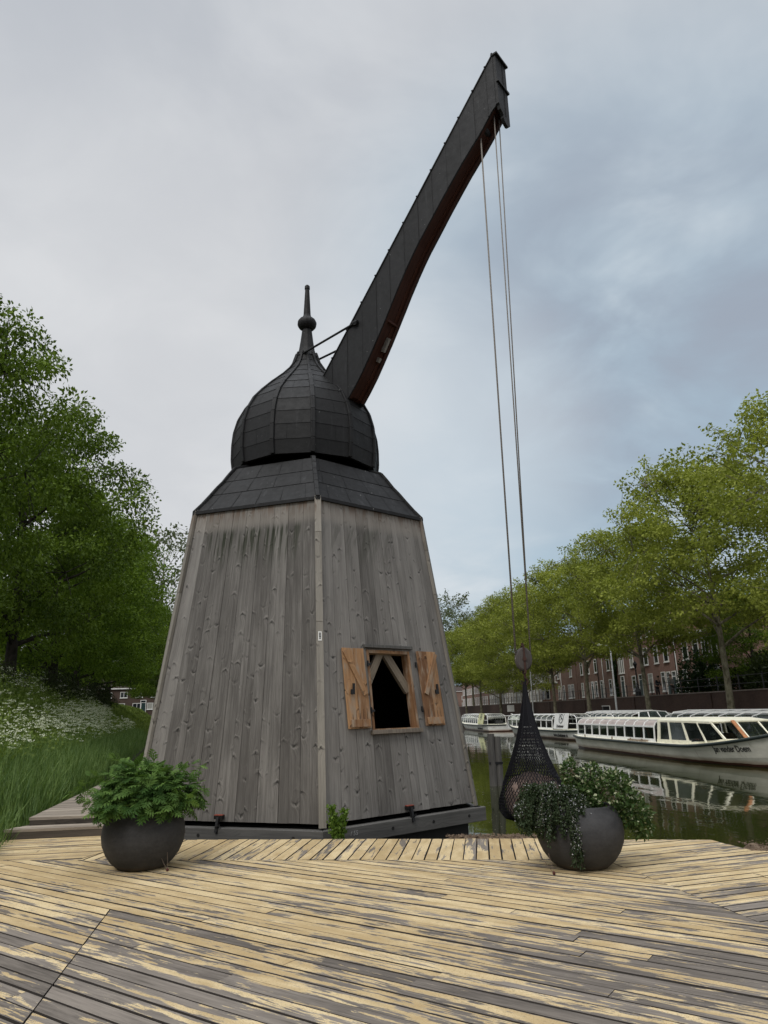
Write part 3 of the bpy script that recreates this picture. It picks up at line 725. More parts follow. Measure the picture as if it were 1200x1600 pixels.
# end board with its scroll foot and moulding
m=MB()
h=hw(4.9)
pr=[(h,13.19),(h,12.10),(h-.03,12.07),(h-.05,12.0),(h-.11,11.975),(h-.15,11.93),(h-.14,11.87),(h-.2,11.80),(h-.28,11.77),(h-.33,11.79),(-h,11.84),(-h,13.19)]
m.prism([bp(4.90+(z_-13.2)*-.0,z_,w_) for w_,z_ in pr],bd*.06)
m.bar(bp(4.97,12.58,h+.02),bp(4.97,12.58,-h-.02),.05,.04); m.bar(bp(4.94,13.2,h+.025),bp(4.94,13.2,-h-.025),.13,.035)
for q in (-.05,): m.bar(bp(4.965,11.95,q),bp(4.965,13.17,q),.008,.012,up=bd)
m.build('end_board',M_leadb,crane)
m=MB(); m.tube([bp(4.52,11.86,hw(4.5)-.04),bp(4.52,11.86,-hw(4.5)+.04)],.10,16); m.build('sheave',M_iron,crane)
# stay rods from the dome top
for s in (1,-1):
    m=MB(); a=V((0,0,8.80))+bn*s*.2; b=bp(1.58,8.92,s*(hw(1.6)+.03))
    m.tube([a,b],.022,8); m.tube([b-bd*.08,b+bd*.05],.045,8); m.tube([b-bn*s*.05,b+bn*s*.03],.06,10); m.build('stay_rod',M_lead,crane)
m=MB(); m.lathe([(.235,8.76),(.25,8.79),(.235,8.83)],12); m.build('collar',M_lead,crane)

# ------------------------------------------------------------ tackle
NX,NY=2.0,10.68
def rope_mat():
    t=NT('tan rope'); p=t.pos(); x,y,z=t.sep(p); s=t.math('SINE',t.math('MULTIPLY',z,240)); return t.finish(t.mix(t.ss(s,-1,1),(.11,.097,.085),(.26,.235,.205)),.9)
M_rope=rope_mat()
cw=V((CX,CY,0))
hook_tops=[cw+bp(4.50,11.72,.10), cw+bp(4.78,12.02,.06), cw+bp(4.80,12.05,-.09)]
m=MB()
m.tube([hook_tops[0],V((NX-.108,NY+.01,2.36))],.0135,6)
m.tube([hook_tops[1],V((NX+.108,NY-.015,2.36))],.010,6); m.tube([hook_tops[2],V((NX+.114,NY+.03,2.36))],.010,6)
m.tube([V((NX+.110*math.cos(a),NY+.01,2.33-.12*math.sin(a))) for a in [math.pi*q/10 for q in range(11)]],.016,6)
tag(m.build('hoist_rope',M_rope,smooth=True),'long tan hoisting rope running from the boom tip down to the pulley block','rope')
blk=empty('pulley_block',(NX,NY,2.30),'round wooden pulley block with iron strap hanging from the hoist ropes','pulley block')
M_blk=wood('dark bare block wood',(.045,.040,.038),(.15,.132,.122))
for s in (-1,1):
    m=MB(); prof=[]
    N=28; vs=[];fs=[]
    for ring,(sc,yy) in enumerate(((.93,.018),(1.0,.03),(1.0,.055),(.86,.072),(.4,.078))):
        for q in range(N):
            a=2*math.pi*q/N; vs.append((.120*sc*math.cos(a),s*yy,.17*sc*math.sin(a)))
    for ring in range(4):
        for q in range(N): fs.append((ring*N+q,ring*N+(q+1)%N,(ring+1)*N+(q+1)%N,(ring+1)*N+q))
    fs.append(tuple(range(4*N,5*N))); fs.append(tuple(range(N-1,-1,-1)))
    m.add(vs,fs,0,[[(vs[i][2],vs[i][0]) for i in f] for f in fs]); m.build('cheek',M_blk,blk)
m=MB(); m.tube([(0,-.016,0),(0,.016,0)],.105,20); m.build('sheave',M_iron,blk)
m=MB()
for s in (-1,1): m.bar((0,s*.084,.19),(0,s*.084,-.2),.028,.01,up=(0,1,0)); m.tube([(0,s*.08,.0),(0,s*.1,.0)],.03,8)
m.bar((0,-.09,.19),(0,.09,.19),.03,.012); m.bar((0,-.09,-.2),(0,.09,-.2),.03,.012); m.tube([(0,0,.19),(0,0,.235)],.02,8)
M_rust=simple('rusty iron strap',(.055,.026,.02),.7,.3); m.build('strap',M_rust,blk)
m=MB(); m.tube([(0,0,-.2),(.004,0,-.27)],.016,8); m.tube([(.0,0,-.26),(.03,0,-.29),(.04,0,-.33),(.015,0,-.37),(-.02,0,-.36),(-.03,0,-.33)],.013,8); m.build('hook',M_rust,blk)
# net with its diamond mesh
NP=[(.015,1.96),(.022,1.88),(.045,1.72),(.10,1.45),(.165,1.2),(.25,.95),(.33,.75),(.41,.58),(.455,.44),(.47,.34),(.45,.23),(.38,.14),(.25,.085),(.08,.065)]
def npr(z_):
    for (ra,za),(rb_,zb_) in zip(NP,NP[1:]):
        if z_>=zb_: return ra+(rb_-ra)*(za-z_)/(za-zb_)
    return .05
NC=56
arc=[0]
for (ra,za),(rb_,zb_) in zip(NP,NP[1:]): arc.append(arc[-1]+math.hypot(ra-rb_,za-zb_))
def nat(s):
    for i in range(len(arc)-1):
        if s<=arc[i+1]: q=(s-arc[i])/(arc[i+1]-arc[i]); return NP[i][0]+(NP[i+1][0]-NP[i][0])*q, NP[i][1]+(NP[i+1][1]-NP[i][1])*q
    return NP[-1]
NR=50; Pn=np.zeros((NR+1,NC,3))
for i in range(NR+1):
    r_,z_=nat(arc[-1]*i/NR)
    for k in range(NC):
        a=2*math.pi*(k+.5*(i%2))/NC; lump=1+.07*math.sin(3*a+.6)+.05*math.sin(5*a+z_*6)
        if z_>.7: lump=1+.05*math.sin(4*a)
        Pn[i,k]=(r_*lump*math.cos(a)*1.03,r_*lump*math.sin(a)*.9,z_+.02*math.sin(2*a)*(r_>.3))
net=empty('cargo_net',(NX-.01,NY,0),'black cargo net hanging from the pulley block, filled at the bottom','net')
m=MB()
for i in range(NR):
    for k in range(NC):
        for kk in ((k,(k-1 if i%2==0 else k+1)%NC)):
            m.tube([Pn[i,k],Pn[i+1,kk]],.0058,3,cap=False)
t=NT('black net twine'); M_net=t.finish((.010,.010,.013),.85,spec=.2)
m.build('mesh',M_net,net)
m=MB()
for k in range(0,NC,7): m.tube([Pn[i,k] for i in range(0,34)],.009,5)
m.tube([(0,0,1.90),(0,0,1.98)],.024,8); m.tube([(0,0,1.93),(.02,0,2.0),(.0,0,2.06)],.012,6)
m.build('rope',M_net,net)
def sack(loc,sx,sy,sz,rz,lab):
    m=MB();vs=[];fs=[];A,B=20,12
    for j in range(B+1):
        ph=math.pi*(j/B-.5)
        for k in range(A):
            a=2*math.pi*k/A; e=.8
            q=lambda c_: math.copysign(abs(c_)**e,c_)
            w_=1+.05*math.sin(5*a+ph*3)+.04*math.sin(3*a-ph*5)
            vs.append((sx*q(math.cos(ph))*q(math.cos(a))*w_,sy*q(math.cos(ph))*q(math.sin(a))*w_,sz*q(math.sin(ph))*(1+.04*math.sin(4*a))))
    for j in range(B):
        for k in range(A): fs.append((j*A+k,j*A+(k+1)%A,(j+1)*A+(k+1)%A,(j+1)*A+k))
    m.add(vs,fs); o=m.build('sack',M_sack,smooth=True); o.location=loc; o.rotation_euler=(0.1,.15*random.uniform(-1,1),rz)
    return tag(o,lab,'sack','sacks inside the cargo net')
M_sack=simple('brown jute sack',(.155,.112,.095),.95,var=.4,scale=9,bump=.5)
sack((NX-.19,NY-.10,.40),.20,.21,.29,.3,'brown sack at the left side of the cargo net')
sack((NX+.16,NY-.09,.40),.21,.20,.28,-.4,'brown sack at the right side of the cargo net, behind the planter foliage')
sack((NX+.0,NY+.16,.43),.25,.18,.29,.1,'brown sack at the far side of the cargo net, behind the other two')
# ------------------------------------------------------------ leaf clouds
def norm(a): return a/np.maximum(np.linalg.norm(a,axis=-1,keepdims=True),1e-6)
DIAM=(np.array([[0,0,0],[.32,.45,.07],[0,1,0],[-.32,.45,.07]],float),np.array([[0,1,2,3]]))
def lobed():
    v=[];f=[]
    segs=[(0,.30,.10),(.16,.46,.26),(.36,.62,.30),(.56,.80,.24),(.74,.94,.14)]
    for s in (1,-1):
        for (y0,yt,wd) in segs:
            o=len(v); y1=y0+.20
            v += [(0,y0,0),(s*wd*.75,(y0+yt)/2-.03,.02),(s*wd*1.45,yt+.02,-.05),(s*wd*.45,(y0+yt)/2+.10,.02)]
            f.append((o,o+1,o+2,o+3))
    o=len(v); v += [(0,-.15,0),(.05,.45,.01),(0,.95,0),(-.05,.45,.01)]; f.append((o,o+1,o+2,o+3))
    o=len(v); v += [(0,.80,0),(.05,.93,0),(0,1.05,-.03),(-.05,.93,0)]; f.append((o,o+1,o+2,o+3))
    v=np.array(v); v[:,2]-=.22*v[:,1]**2
    return v,np.array(f)
LOBED=lobed()
def cloud(T,pos,fwd,nrm,size,rnd):
    tv,tf=T; y=norm(fwd); z=norm(nrm-y*np.sum(nrm*y,-1,keepdims=True)); x=np.cross(y,z)
    size=np.asarray(size)[:,None,None]
    vv=pos[:,None,:]+size*(tv[None,:,0:1]*x[:,None]+tv[None,:,1:2]*y[:,None]+tv[None,:,2:3]*z[:,None])
    n,k=len(pos),len(tv)
    ff=(np.arange(n)[:,None,None]*k+tf[None]).reshape(-1,tf.shape[1])
    return vv.reshape(-1,3),ff,np.repeat(rnd,len(tf))
def rdir(n): return norm(rng.normal(size=(n,3)))

# ------------------------------------------------------------ planters
def pot_mat():
    t=NT('charcoal fibre clay'); p=t.obj(); a=t.noise(p,3,5,.6); b=t.noise(p,40,4,.6); x,y,z=t.sep(p)
    st=t.noise(t.xyz(t.math('MULTIPLY',x,4),t.math('MULTIPLY',y,4),t.math('MULTIPLY',z,14)),1.0,3)
    f=t.math('ADD',t.math('MULTIPLY',a,.5),t.math('ADD',t.math('MULTIPLY',st,.35),t.math('MULTIPLY',b,.2)))
    c=t.mix(t.ss(f,.35,.75),(.024,.024,.0255),(.054,.053,.054))
    sc=t.noise(t.xyz(t.math('MULTIPLY',x,30),t.math('MULTIPLY',y,30),t.math('MULTIPLY',z,5)),1.0,3)
    c=t.mix(t.math('MULTIPLY',t.math('MULTIPLY',t.ss(sc,.66,.74),t.ss(z,.3,.5)),.35),c,(.20,.195,.19))
    c=t.mix(t.math('MULTIPLY',t.ss(z,.07,.0),.5),c,(.13,.10,.06))
    return t.finish(c,.72,t.bump(t.math('ADD',b,st),.25,.006),0,.35)
M_pot=pot_mat(); M_earth=simple('potting soil',(.03,.022,.016),.95)
def planter(loc,label):
    e=empty('round_planter',loc,label,'planter',group='round charcoal planters on the deck')
    m=MB(); prof=[(0,.0),(.24,.0),(.262,.008),(.335,.07),(.395,.15),(.438,.25),(.453,.345),(.443,.44),(.405,.53),(.368,.585),(.358,.602),(.342,.606),(.33,.598),(.335,.56),(.35,.5)]
    m.lathe(prof,56); m.build('pot',M_pot,e,smooth=True)
    m=MB(); m.lathe([(.36,.53),(.2,.55),(0,.56)],24); m.build('soil',M_earth,e,smooth=True); return e
P1=V((-2.80,8.68,0)); P2=V((1.985,8.16,0))
planter(P1,'left round charcoal planter filled with lobed green leaves'); planter(P2,'right round charcoal planter with trailing herb and variegated shrub')
# left: dome of lobed leaves on stalks
lp=empty('leafy_plant',P1+V((0,0,.55)),'bushy green plant with deeply lobed leaves filling the left planter','plant')
M_lob=leaf_mat('lobed leaves',(.032,.075,.016),(.15,.25,.06),.25,4)
n=900; th=rng.uniform(0,2*np.pi,n); el=np.arcsin(rng.uniform(-.02,1,n)); rad=rng.uniform(.55,1.0,n)**.6
asym=1+.12*np.sin(th*3+1)+.08*np.sin(th*5)
pos=np.stack([rad*np.cos(el)*np.cos(th)*.52*asym,rad*np.cos(el)*np.sin(th)*.5*asym,.06+rad*np.sin(el)*.47*(1+.1*np.sin(th*4))],-1)
out=norm(pos*np.array([1,1,.7])+1e-3); fwd=norm(out*np.array([1,1,.4])+rng.normal(0,.35,(n,3))+np.array([0,0,-.25])); nr=norm(out*.6+np.array([0,0,.9])+rng.normal(0,.3,(n,3)))
sz=rng.uniform(.11,.20,n)
a=cloud(LOBED,pos,fwd,nr,sz,rng.random(n)*.8+.1*np.sin(th))
# long drooping shoots at the sides
ex=[]
for (tx,tz,ty) in ((-.80,.18,-.12),(-.62,.05,-.2),(.66,.20,-.05),(.60,.42,.0),(-.30,-.02,-.40),(-.72,.33,.1),(.55,.06,-.25),(.12,-.02,-.44),(-.48,.5,.2)):
    for q in np.linspace(.35,1,9):
        p=np.array([tx*q,ty*q,tz*q+.45*q*(1-q)+.08]); ex.append(p)
ex=np.repeat(np.array(ex),2,0)+rng.normal(0,.025,(len(ex)*2,3)); k=len(ex)
o2=norm(ex+1e-3); b=cloud(LOBED,ex,norm(o2+rng.normal(0,.5,(k,3))+np.array([0,0,-.3])),norm(np.array([0,0,1])+rng.normal(0,.4,(k,3))),rng.uniform(.08,.14,k),rng.random(k))
vv=np.concatenate([a[0],b[0]]); ff=np.concatenate([a[1],b[1]+len(a[0])]); rr_=np.concatenate([a[2],b[2]])
np_mesh('foliage',vv,ff,rr_,M_lob,lp)
m=MB()
for q in range(60):
    e=pos[q*9]; m.tube([(e[0]*.15,e[1]*.15,0),(e[0]*.5,e[1]*.5,e[2]*.6+.06),tuple(e)],[.008,.006,.003],5)
m.build('stem',simple('green stalk',(.06,.10,.035),.6),lp)
# right: variegated shrub
vs_=empty('variegated_shrub',P2+V((.15,0,.55)),'small leaved shrub with cream edged tips spilling from the right planter','shrub')
M_var=leaf_mat('small variegated leaves',(.022,.052,.013),(.10,.15,.05),.2,5,tip=(.36,.38,.24))
pl_=[];ou=[]
tips=[]
for (c_,r_,n_) in (((.15,0,.16),(.31,.28,.21),1500),((.42,-.06,-.02),(.17,.2,.16),800),((.50,-.06,-.16),(.10,.15,.12),300),((-.20,0,.36),(.085,.085,.17),380),((-.10,-.06,.14),(.21,.2,.15),800),((.03,.0,.34),(.12,.12,.13),350),((.30,0,.28),(.13,.12,.1),320)):
    d_=rdir(n_); q=rng.uniform(.35,1.08,(n_,1))**.5; p=np.array(c_)+d_*q*np.array(r_)*(1+.18*np.sin(d_[:,:1]*9+d_[:,2:]*7)); pl_.append(p); ou.append(d_); tips.append(q[:,0])
p=np.concatenate(pl_); d_=np.concatenate(ou); q=np.concatenate(tips); n=len(p)
rnd=np.where((q>.93)&(rng.random(n)<.5)&(d_[:,2]>-.4),.9,rng.random(n)*.78)
a=cloud(DIAM,p,norm(d_+rng.normal(0,.6,(n,3))),norm(rng.normal(0,.5,(n,3))+d_*.5+np.array([0,0,.7])),rng.uniform(.030,.052,n),rnd)
np_mesh('foliage',a[0],a[1],a[2],M_var,vs_)
m=MB()
for e in ((.15,0,.25),(.45,-.05,.0),(-.2,0,.45),(.03,0,.4),(.3,.0,.3),(-.1,-.1,.2)):
    m.tube([(0,.02,-.02),(e[0]*.5,e[1]*.5,e[2]*.6+.05),e],[.012,.008,.004],5)
m.build('stem',simple('brown twig',(.06,.04,.025),.8),vs_)
# right: trailing herb
tr=empty('trailing_herb',P2+V((-.2,-.02,.55)),'grey green trailing herb with tiny pale flowers hanging over the right planter','plant')
M_herb=leaf_mat('herb needles',(.014,.027,.010),(.055,.075,.038),.15,5)
M_flw=leaf_mat('pale grey flowers',(.24,.25,.25),(.50,.50,.51),.2,8)
np_=[];fd=[];fp_=[];ST_=[]
for q in range(140):
    th_=random.uniform(math.pi*.45,math.pi*1.78); rr0=random.uniform(.05,.2)
    s0=np.array([rr0*math.cos(th_)-.02,rr0*math.sin(th_),.04]); reach=random.uniform(.14,.30); drop=random.uniform(.03,.27)*(1 if math.sin(th_)<.2 else .4); hgt=random.uniform(.08,.24)
    if q<12: th_=random.uniform(4.45,4.75); s0=np.array([.08,-.2,.05]); reach=.20; drop=random.uniform(.34,.54); hgt=.1
    d0=np.array([math.cos(th_),math.sin(th_),0]); ks=np.linspace(0,1,26)
    P=np.array([s0+d0*reach*math.sin(min(1,k*1.25)*math.pi/2)+np.array([0,0,hgt*math.sin(min(1,k*1.6)*math.pi)*.9-drop*k**2.2]) for k in ks])
    P+=np.cumsum(rng.normal(0,.004,P.shape),0); ST_.append(P)
    for k in range(26):
        for z_ in range(7): np_.append(P[k]+rng.normal(0,.010,3)); fd.append((P[min(k+1,25)]-P[max(k-1,0)])+rng.normal(0,.022,3))
    if q<14 or random.random()<.42:
        for k in range(3,24):
            for z_ in range(2): fp_.append(P[k]+rng.normal(0,.014,3)+np.array([0,-.007,.009]))
np_=np.array(np_); fd=np.array(fd); n=len(np_)
a=cloud(DIAM,np_,norm(fd)+rng.normal(0,.45,(n,3)),rdir(n),rng.uniform(.018,.036,n),rng.random(n)); np_mesh('foliage',a[0],a[1],a[2],M_herb,tr)
fp_=np.array(fp_); n=len(fp_)
a=cloud(DIAM,fp_,rdir(n),rdir(n),rng.uniform(.011,.021,n),rng.random(n)); np_mesh('flower',a[0],a[1],a[2],M_flw,tr)
m=MB()
for P in ST_[::3]: m.tube([tuple(P[k]) for k in (0,5,10,15,20,25)],.003,3,cap=False)
m.build('stem',simple('woody stem',(.05,.04,.028),.9),tr)
# dry flower stalks lying by the pots
M_dry=simple('dry stalk',(.16,.12,.09),.9); M_seed=simple('dark red seed head',(.09,.025,.02),.8)
for (x,y,l) in ((-2.43,8.40,'thin dry flower stalk leaning on the left planter'),(1.60,7.78,'thin dry flower stalk leaning on the right planter')):
    e=empty('flower_stalk',(x,y,0),l,'dry stalk',group='dry flower stalks by the planters')
    m=MB(); m.tube([(0,0,.02),(-.05,.02,.08),(-.10,.05,.155)],.0028,5); m.tube([(0,0,.02),(-.012,.03,.1),(-.028,.06,.19)],.0024,5); m.build('stalk',M_dry,e)
    m=MB(); m.lathe([(0,0),(.013,.008),(.015,.022),(.008,.035),(0,.038)],8); m.build('seed_head',M_seed,e,smooth=True)
# seedling in front of the raft corner
sd_=empty('seedling_shrub',(-.72,10.27,-.08),'small bright green leafy shoot at the foot of the crane corner','plant')
M_seedl=leaf_mat('fresh green leaves',(.05,.10,.015),(.14,.22,.04),.35,8)
n=1500; s_=rng.integers(0,4,n); k=rng.random(n)**.8; cx_=np.array([-.07,.07,.0,-.02])[s_]; hh=np.array([.42,.37,.22,.28])[s_]
pos=np.stack([cx_*(.4+k)+rng.normal(0,.028,n),rng.normal(0,.035,n),k*hh*1.15],-1)
a=cloud(DIAM,pos,norm(rng.normal(0,.6,(n,3))+np.array([0,0,.9])),rdir(n),rng.uniform(.025,.055,n),rng.random(n)); np_mesh('foliage',a[0],a[1],a[2],M_seedl,sd_)
m=MB()
for c_,h_ in ((-.07,.42),(.07,.37),(0,.22)): m.tube([(0,0,-.02),(c_*.6,0,h_*.4),(c_*1.2,0,h_)],[.008,.005,.002],5)
m.build('stem',simple('green shoot',(.09,.12,.04),.7),sd_)

# ------------------------------------------------------------ steps, walkway, mooring post
st=empty('wooden_steps',(-5.0,11.1,0),'two low timber steps leading to the grey plank landing beside the crane','steps')
def rel(poly,o): return [(x-o[0],y-o[1]) for x,y in poly]
m=MB(); planks(m,rel([(-5.47,10.80),(-3.9,11.0),(-3.96,11.40),(-5.34,11.22)],(-5,11.1)),R(7.2),joint=(9,10),pitch=.13); o=m.build('tread',M_step,st); o.location=(0,0,.128)
m=MB(); planks(m,rel([(-5.31,11.20),(-3.98,11.37),(-4.72,14.5),(-5.0,18.4),(-6.66,18.1)],(-5,11.1)),R(7.2),joint=(9,10),pitch=.13); o=m.build('landing',M_step,st); o.location=(0,0,.232)
m=MB()
def rb(a,b,z0,z1,w_): m.bar((a[0]+5,a[1]-11.1,(z0+z1)/2),(b[0]+5,b[1]-11.1,(z0+z1)/2),w_,z1-z0)
rb((-5.46,10.83),(-3.9,11.03),-.03,.09,.05); rb((-5.44,10.84),(-5.33,11.2),-.03,.09,.05)
rb((-5.30,11.225),(-4.0,11.395),.09,.195,.05); rb((-5.28,11.24),(-6.60,18.1),-.10,.195,.05); rb((-4.74,14.5),(-4.03,11.4),-.1,.195,.05)
m.build('riser',M_stepf,st)
wk=empty('plank_walkway',(-7,22,0),'narrow plank walkway running on behind the steps along the reeds','walkway')
m=MB(); planks(m,rel([(-6.55,18.9),(-5.3,19.0),(-6.6,27),(-8.35,26.6)],(-7,22)),R(7.2),joint=(9,10),pitch=.13); o=m.build('deck',M_step,wk); o.location=(0,0,.232)
m=MB(); m.bar((-6.55+7,18.95-22,.12),(-8.32+7,26.6-22,.12),.05,.14); m.bar((-6.5+7,18.93-22,.12),(-5.3+7,19.03-22,.12),.05,.14); m.build('edge_beam',M_stepf,wk)
mp=empty('mooring_post',(3.03,21.6,-.5),'weathered double timber mooring post standing in the water beside the net','mooring post')
for (x,h_,r_,y) in ((-.10,1.42,.105,0),(.085,1.34,.10,.03)):
    m=MB(); pts=[(x+.01*math.sin(k*2.1),y,-1.2+(1.2+h_)*k/6) for k in range(7)]; m.tube(pts,[r_*1.05]*5+[r_,r_*.93],14); 
    # grain along the pile
    m.build('pile',M_pile,mp)
m=MB(); m.bar((-.2,-.08,.62),(.2,-.06,.62),.03,.06); m.build('strap',M_iron,mp)

# ------------------------------------------------------------ bank vegetation
def blades(name,pos,h,wd,lean,mat,kind='stuff'):
    n=len(pos); a=rng.uniform(0,2*np.pi,n); dr=np.stack([np.cos(a),np.sin(a),np.zeros(n)],-1); sd=np.stack([-np.sin(a),np.cos(a),np.zeros(n)],-1)
    L=(lean*rng.uniform(.2,1,n))[:,None]; h=h[:,None]; wd=np.asarray(wd)*np.ones(n); wd=wd[:,None]; up_=np.array([0,0,1.])
    p0=pos; p1=pos+up_*h*.55+dr*h*L*.25; p2=pos+up_*h*(1-.25*L)+dr*h*L*.9
    vv=np.stack([p0-sd*wd,p0+sd*wd,p1-sd*wd*.85,p1+sd*wd*.85,p2-sd*wd*.12,p2+sd*wd*.12],1).reshape(-1,3)
    ff=(np.arange(n)[:,None,None]*6+np.array([[0,1,3,2],[2,3,5,4]])[None]).reshape(-1,4)
    return tag(np_mesh(name,vv,ff,np.repeat(rng.random(n),2),mat),kind=kind)
bz=np.interp
_S=np.array([-.6,0,.7,1.5,2.6,5.0,5.6,8,60]);_Z=np.array([-.6,-.12,.12,.5,1.25,2.95,3.15,3.2,3.2])
def bank_pts(n,s0,s1,y0,y1,pw=1.6):
    s=rng.uniform(s0,s1,n); Y=y0+(y1-y0)*rng.random(n)**pw
    return np.stack([-5.75-s+BDX*(Y-11),Y,np.interp(s,_S,_Z)-.03],-1),s,Y
M_reed=leaf_mat('reed blades',(.036,.078,.02),(.18,.26,.082),.3,1.5)
M_grass=leaf_mat('long grass',(.042,.074,.011),(.175,.23,.045),.3,.8)
M_weed=leaf_mat('cow parsley leaves',(.05,.088,.015),(.20,.265,.06),.3,.8)
M_umb=leaf_mat('white umbels',(.50,.52,.38),(.80,.82,.68),.3,2)
p,s,Y=bank_pts(15000,-.35,1.35,9.2,60,1.9); blades('reeds',p,rng.uniform(.55,1.05,len(p))*np.where(Y<12.5,.75,1),.010,.55,M_reed)
p,s,Y=bank_pts(46000,.3,7.0,9,150,1.9); blades('grass',p,rng.uniform(.25,.6,len(p)),.009*(1+p[:,1]/40),.7,M_grass)
# cow parsley: ferny leaves and white umbels on thin stalks
p,s,Y=bank_pts(32000,.75,5.4,10,60,1.6); p[:,2]+=rng.uniform(.15,.85,len(p)); n=len(p)
a=cloud(DIAM,p,norm(rng.normal(0,1,(n,3))+np.array([0,0,.1])),norm(rng.normal(0,.5,(n,3))+np.array([0,0,1])),rng.uniform(.06,.15,n),rng.random(n)); tag(np_mesh('wild_herbs',a[0],a[1],a[2],M_weed),kind='stuff')
p,s,Y=bank_pts(7500,.8,5.2,9.5,60,1.4)
cl=np.sin(p[:,0]*1.3+2)*np.sin(Y*.55)+.5*np.sin(p[:,0]*3.1+Y)+rng.normal(0,.45,len(p)); keep=(cl>-.05)&~((Y>24)&(s>3.2)&(rng.random(len(p))<.75)); p=p[keep]; n=len(p)
hh=rng.uniform(.7,1.15,n); tops=p+np.stack([rng.normal(0,.08,n),rng.normal(0,.08,n),hh],-1)
k=9; off=np.stack([rng.normal(0,.042,(n,k)),rng.normal(0,.042,(n,k)),rng.normal(0,.014,(n,k))],-1); q=(tops[:,None]+off).reshape(-1,3); N=len(q)
a=cloud(DIAM,q,norm(rng.normal(0,1,(N,3))*np.array([1,1,.25])),norm(rng.normal(0,.7,(N,3))+np.array([0,-.5,.8])),rng.uniform(.030,.055,N),rng.random(N)); tag(np_mesh('cow_parsley',a[0],a[1],a[2],M_umb),kind='stuff')
sd=rdir(n)*np.array([1,1,0]); vv=np.stack([p-sd*.004,p+sd*.004,tops+sd*.003,tops-sd*.003],1).reshape(-1,3)
tag(np_mesh('flower_stalks',vv,np.arange(4*n).reshape(-1,4),rng.random(n),M_grass),kind='stuff')
# pale path worn through the reeds
m=MB()
for k in range(8): 
    Y=13.0+k*.5; m.add([(bank_x(1.35,Y),Y,.47),(bank_x(1.75,Y),Y,.72),(bank_x(1.75,Y+.5),Y+.5,.72),(bank_x(1.35,Y+.5),Y+.5,.47)],[(0,1,2,3)])
tag(m.build('trodden_path',simple('dry straw',(.22,.17,.10),.95)),kind='structure')

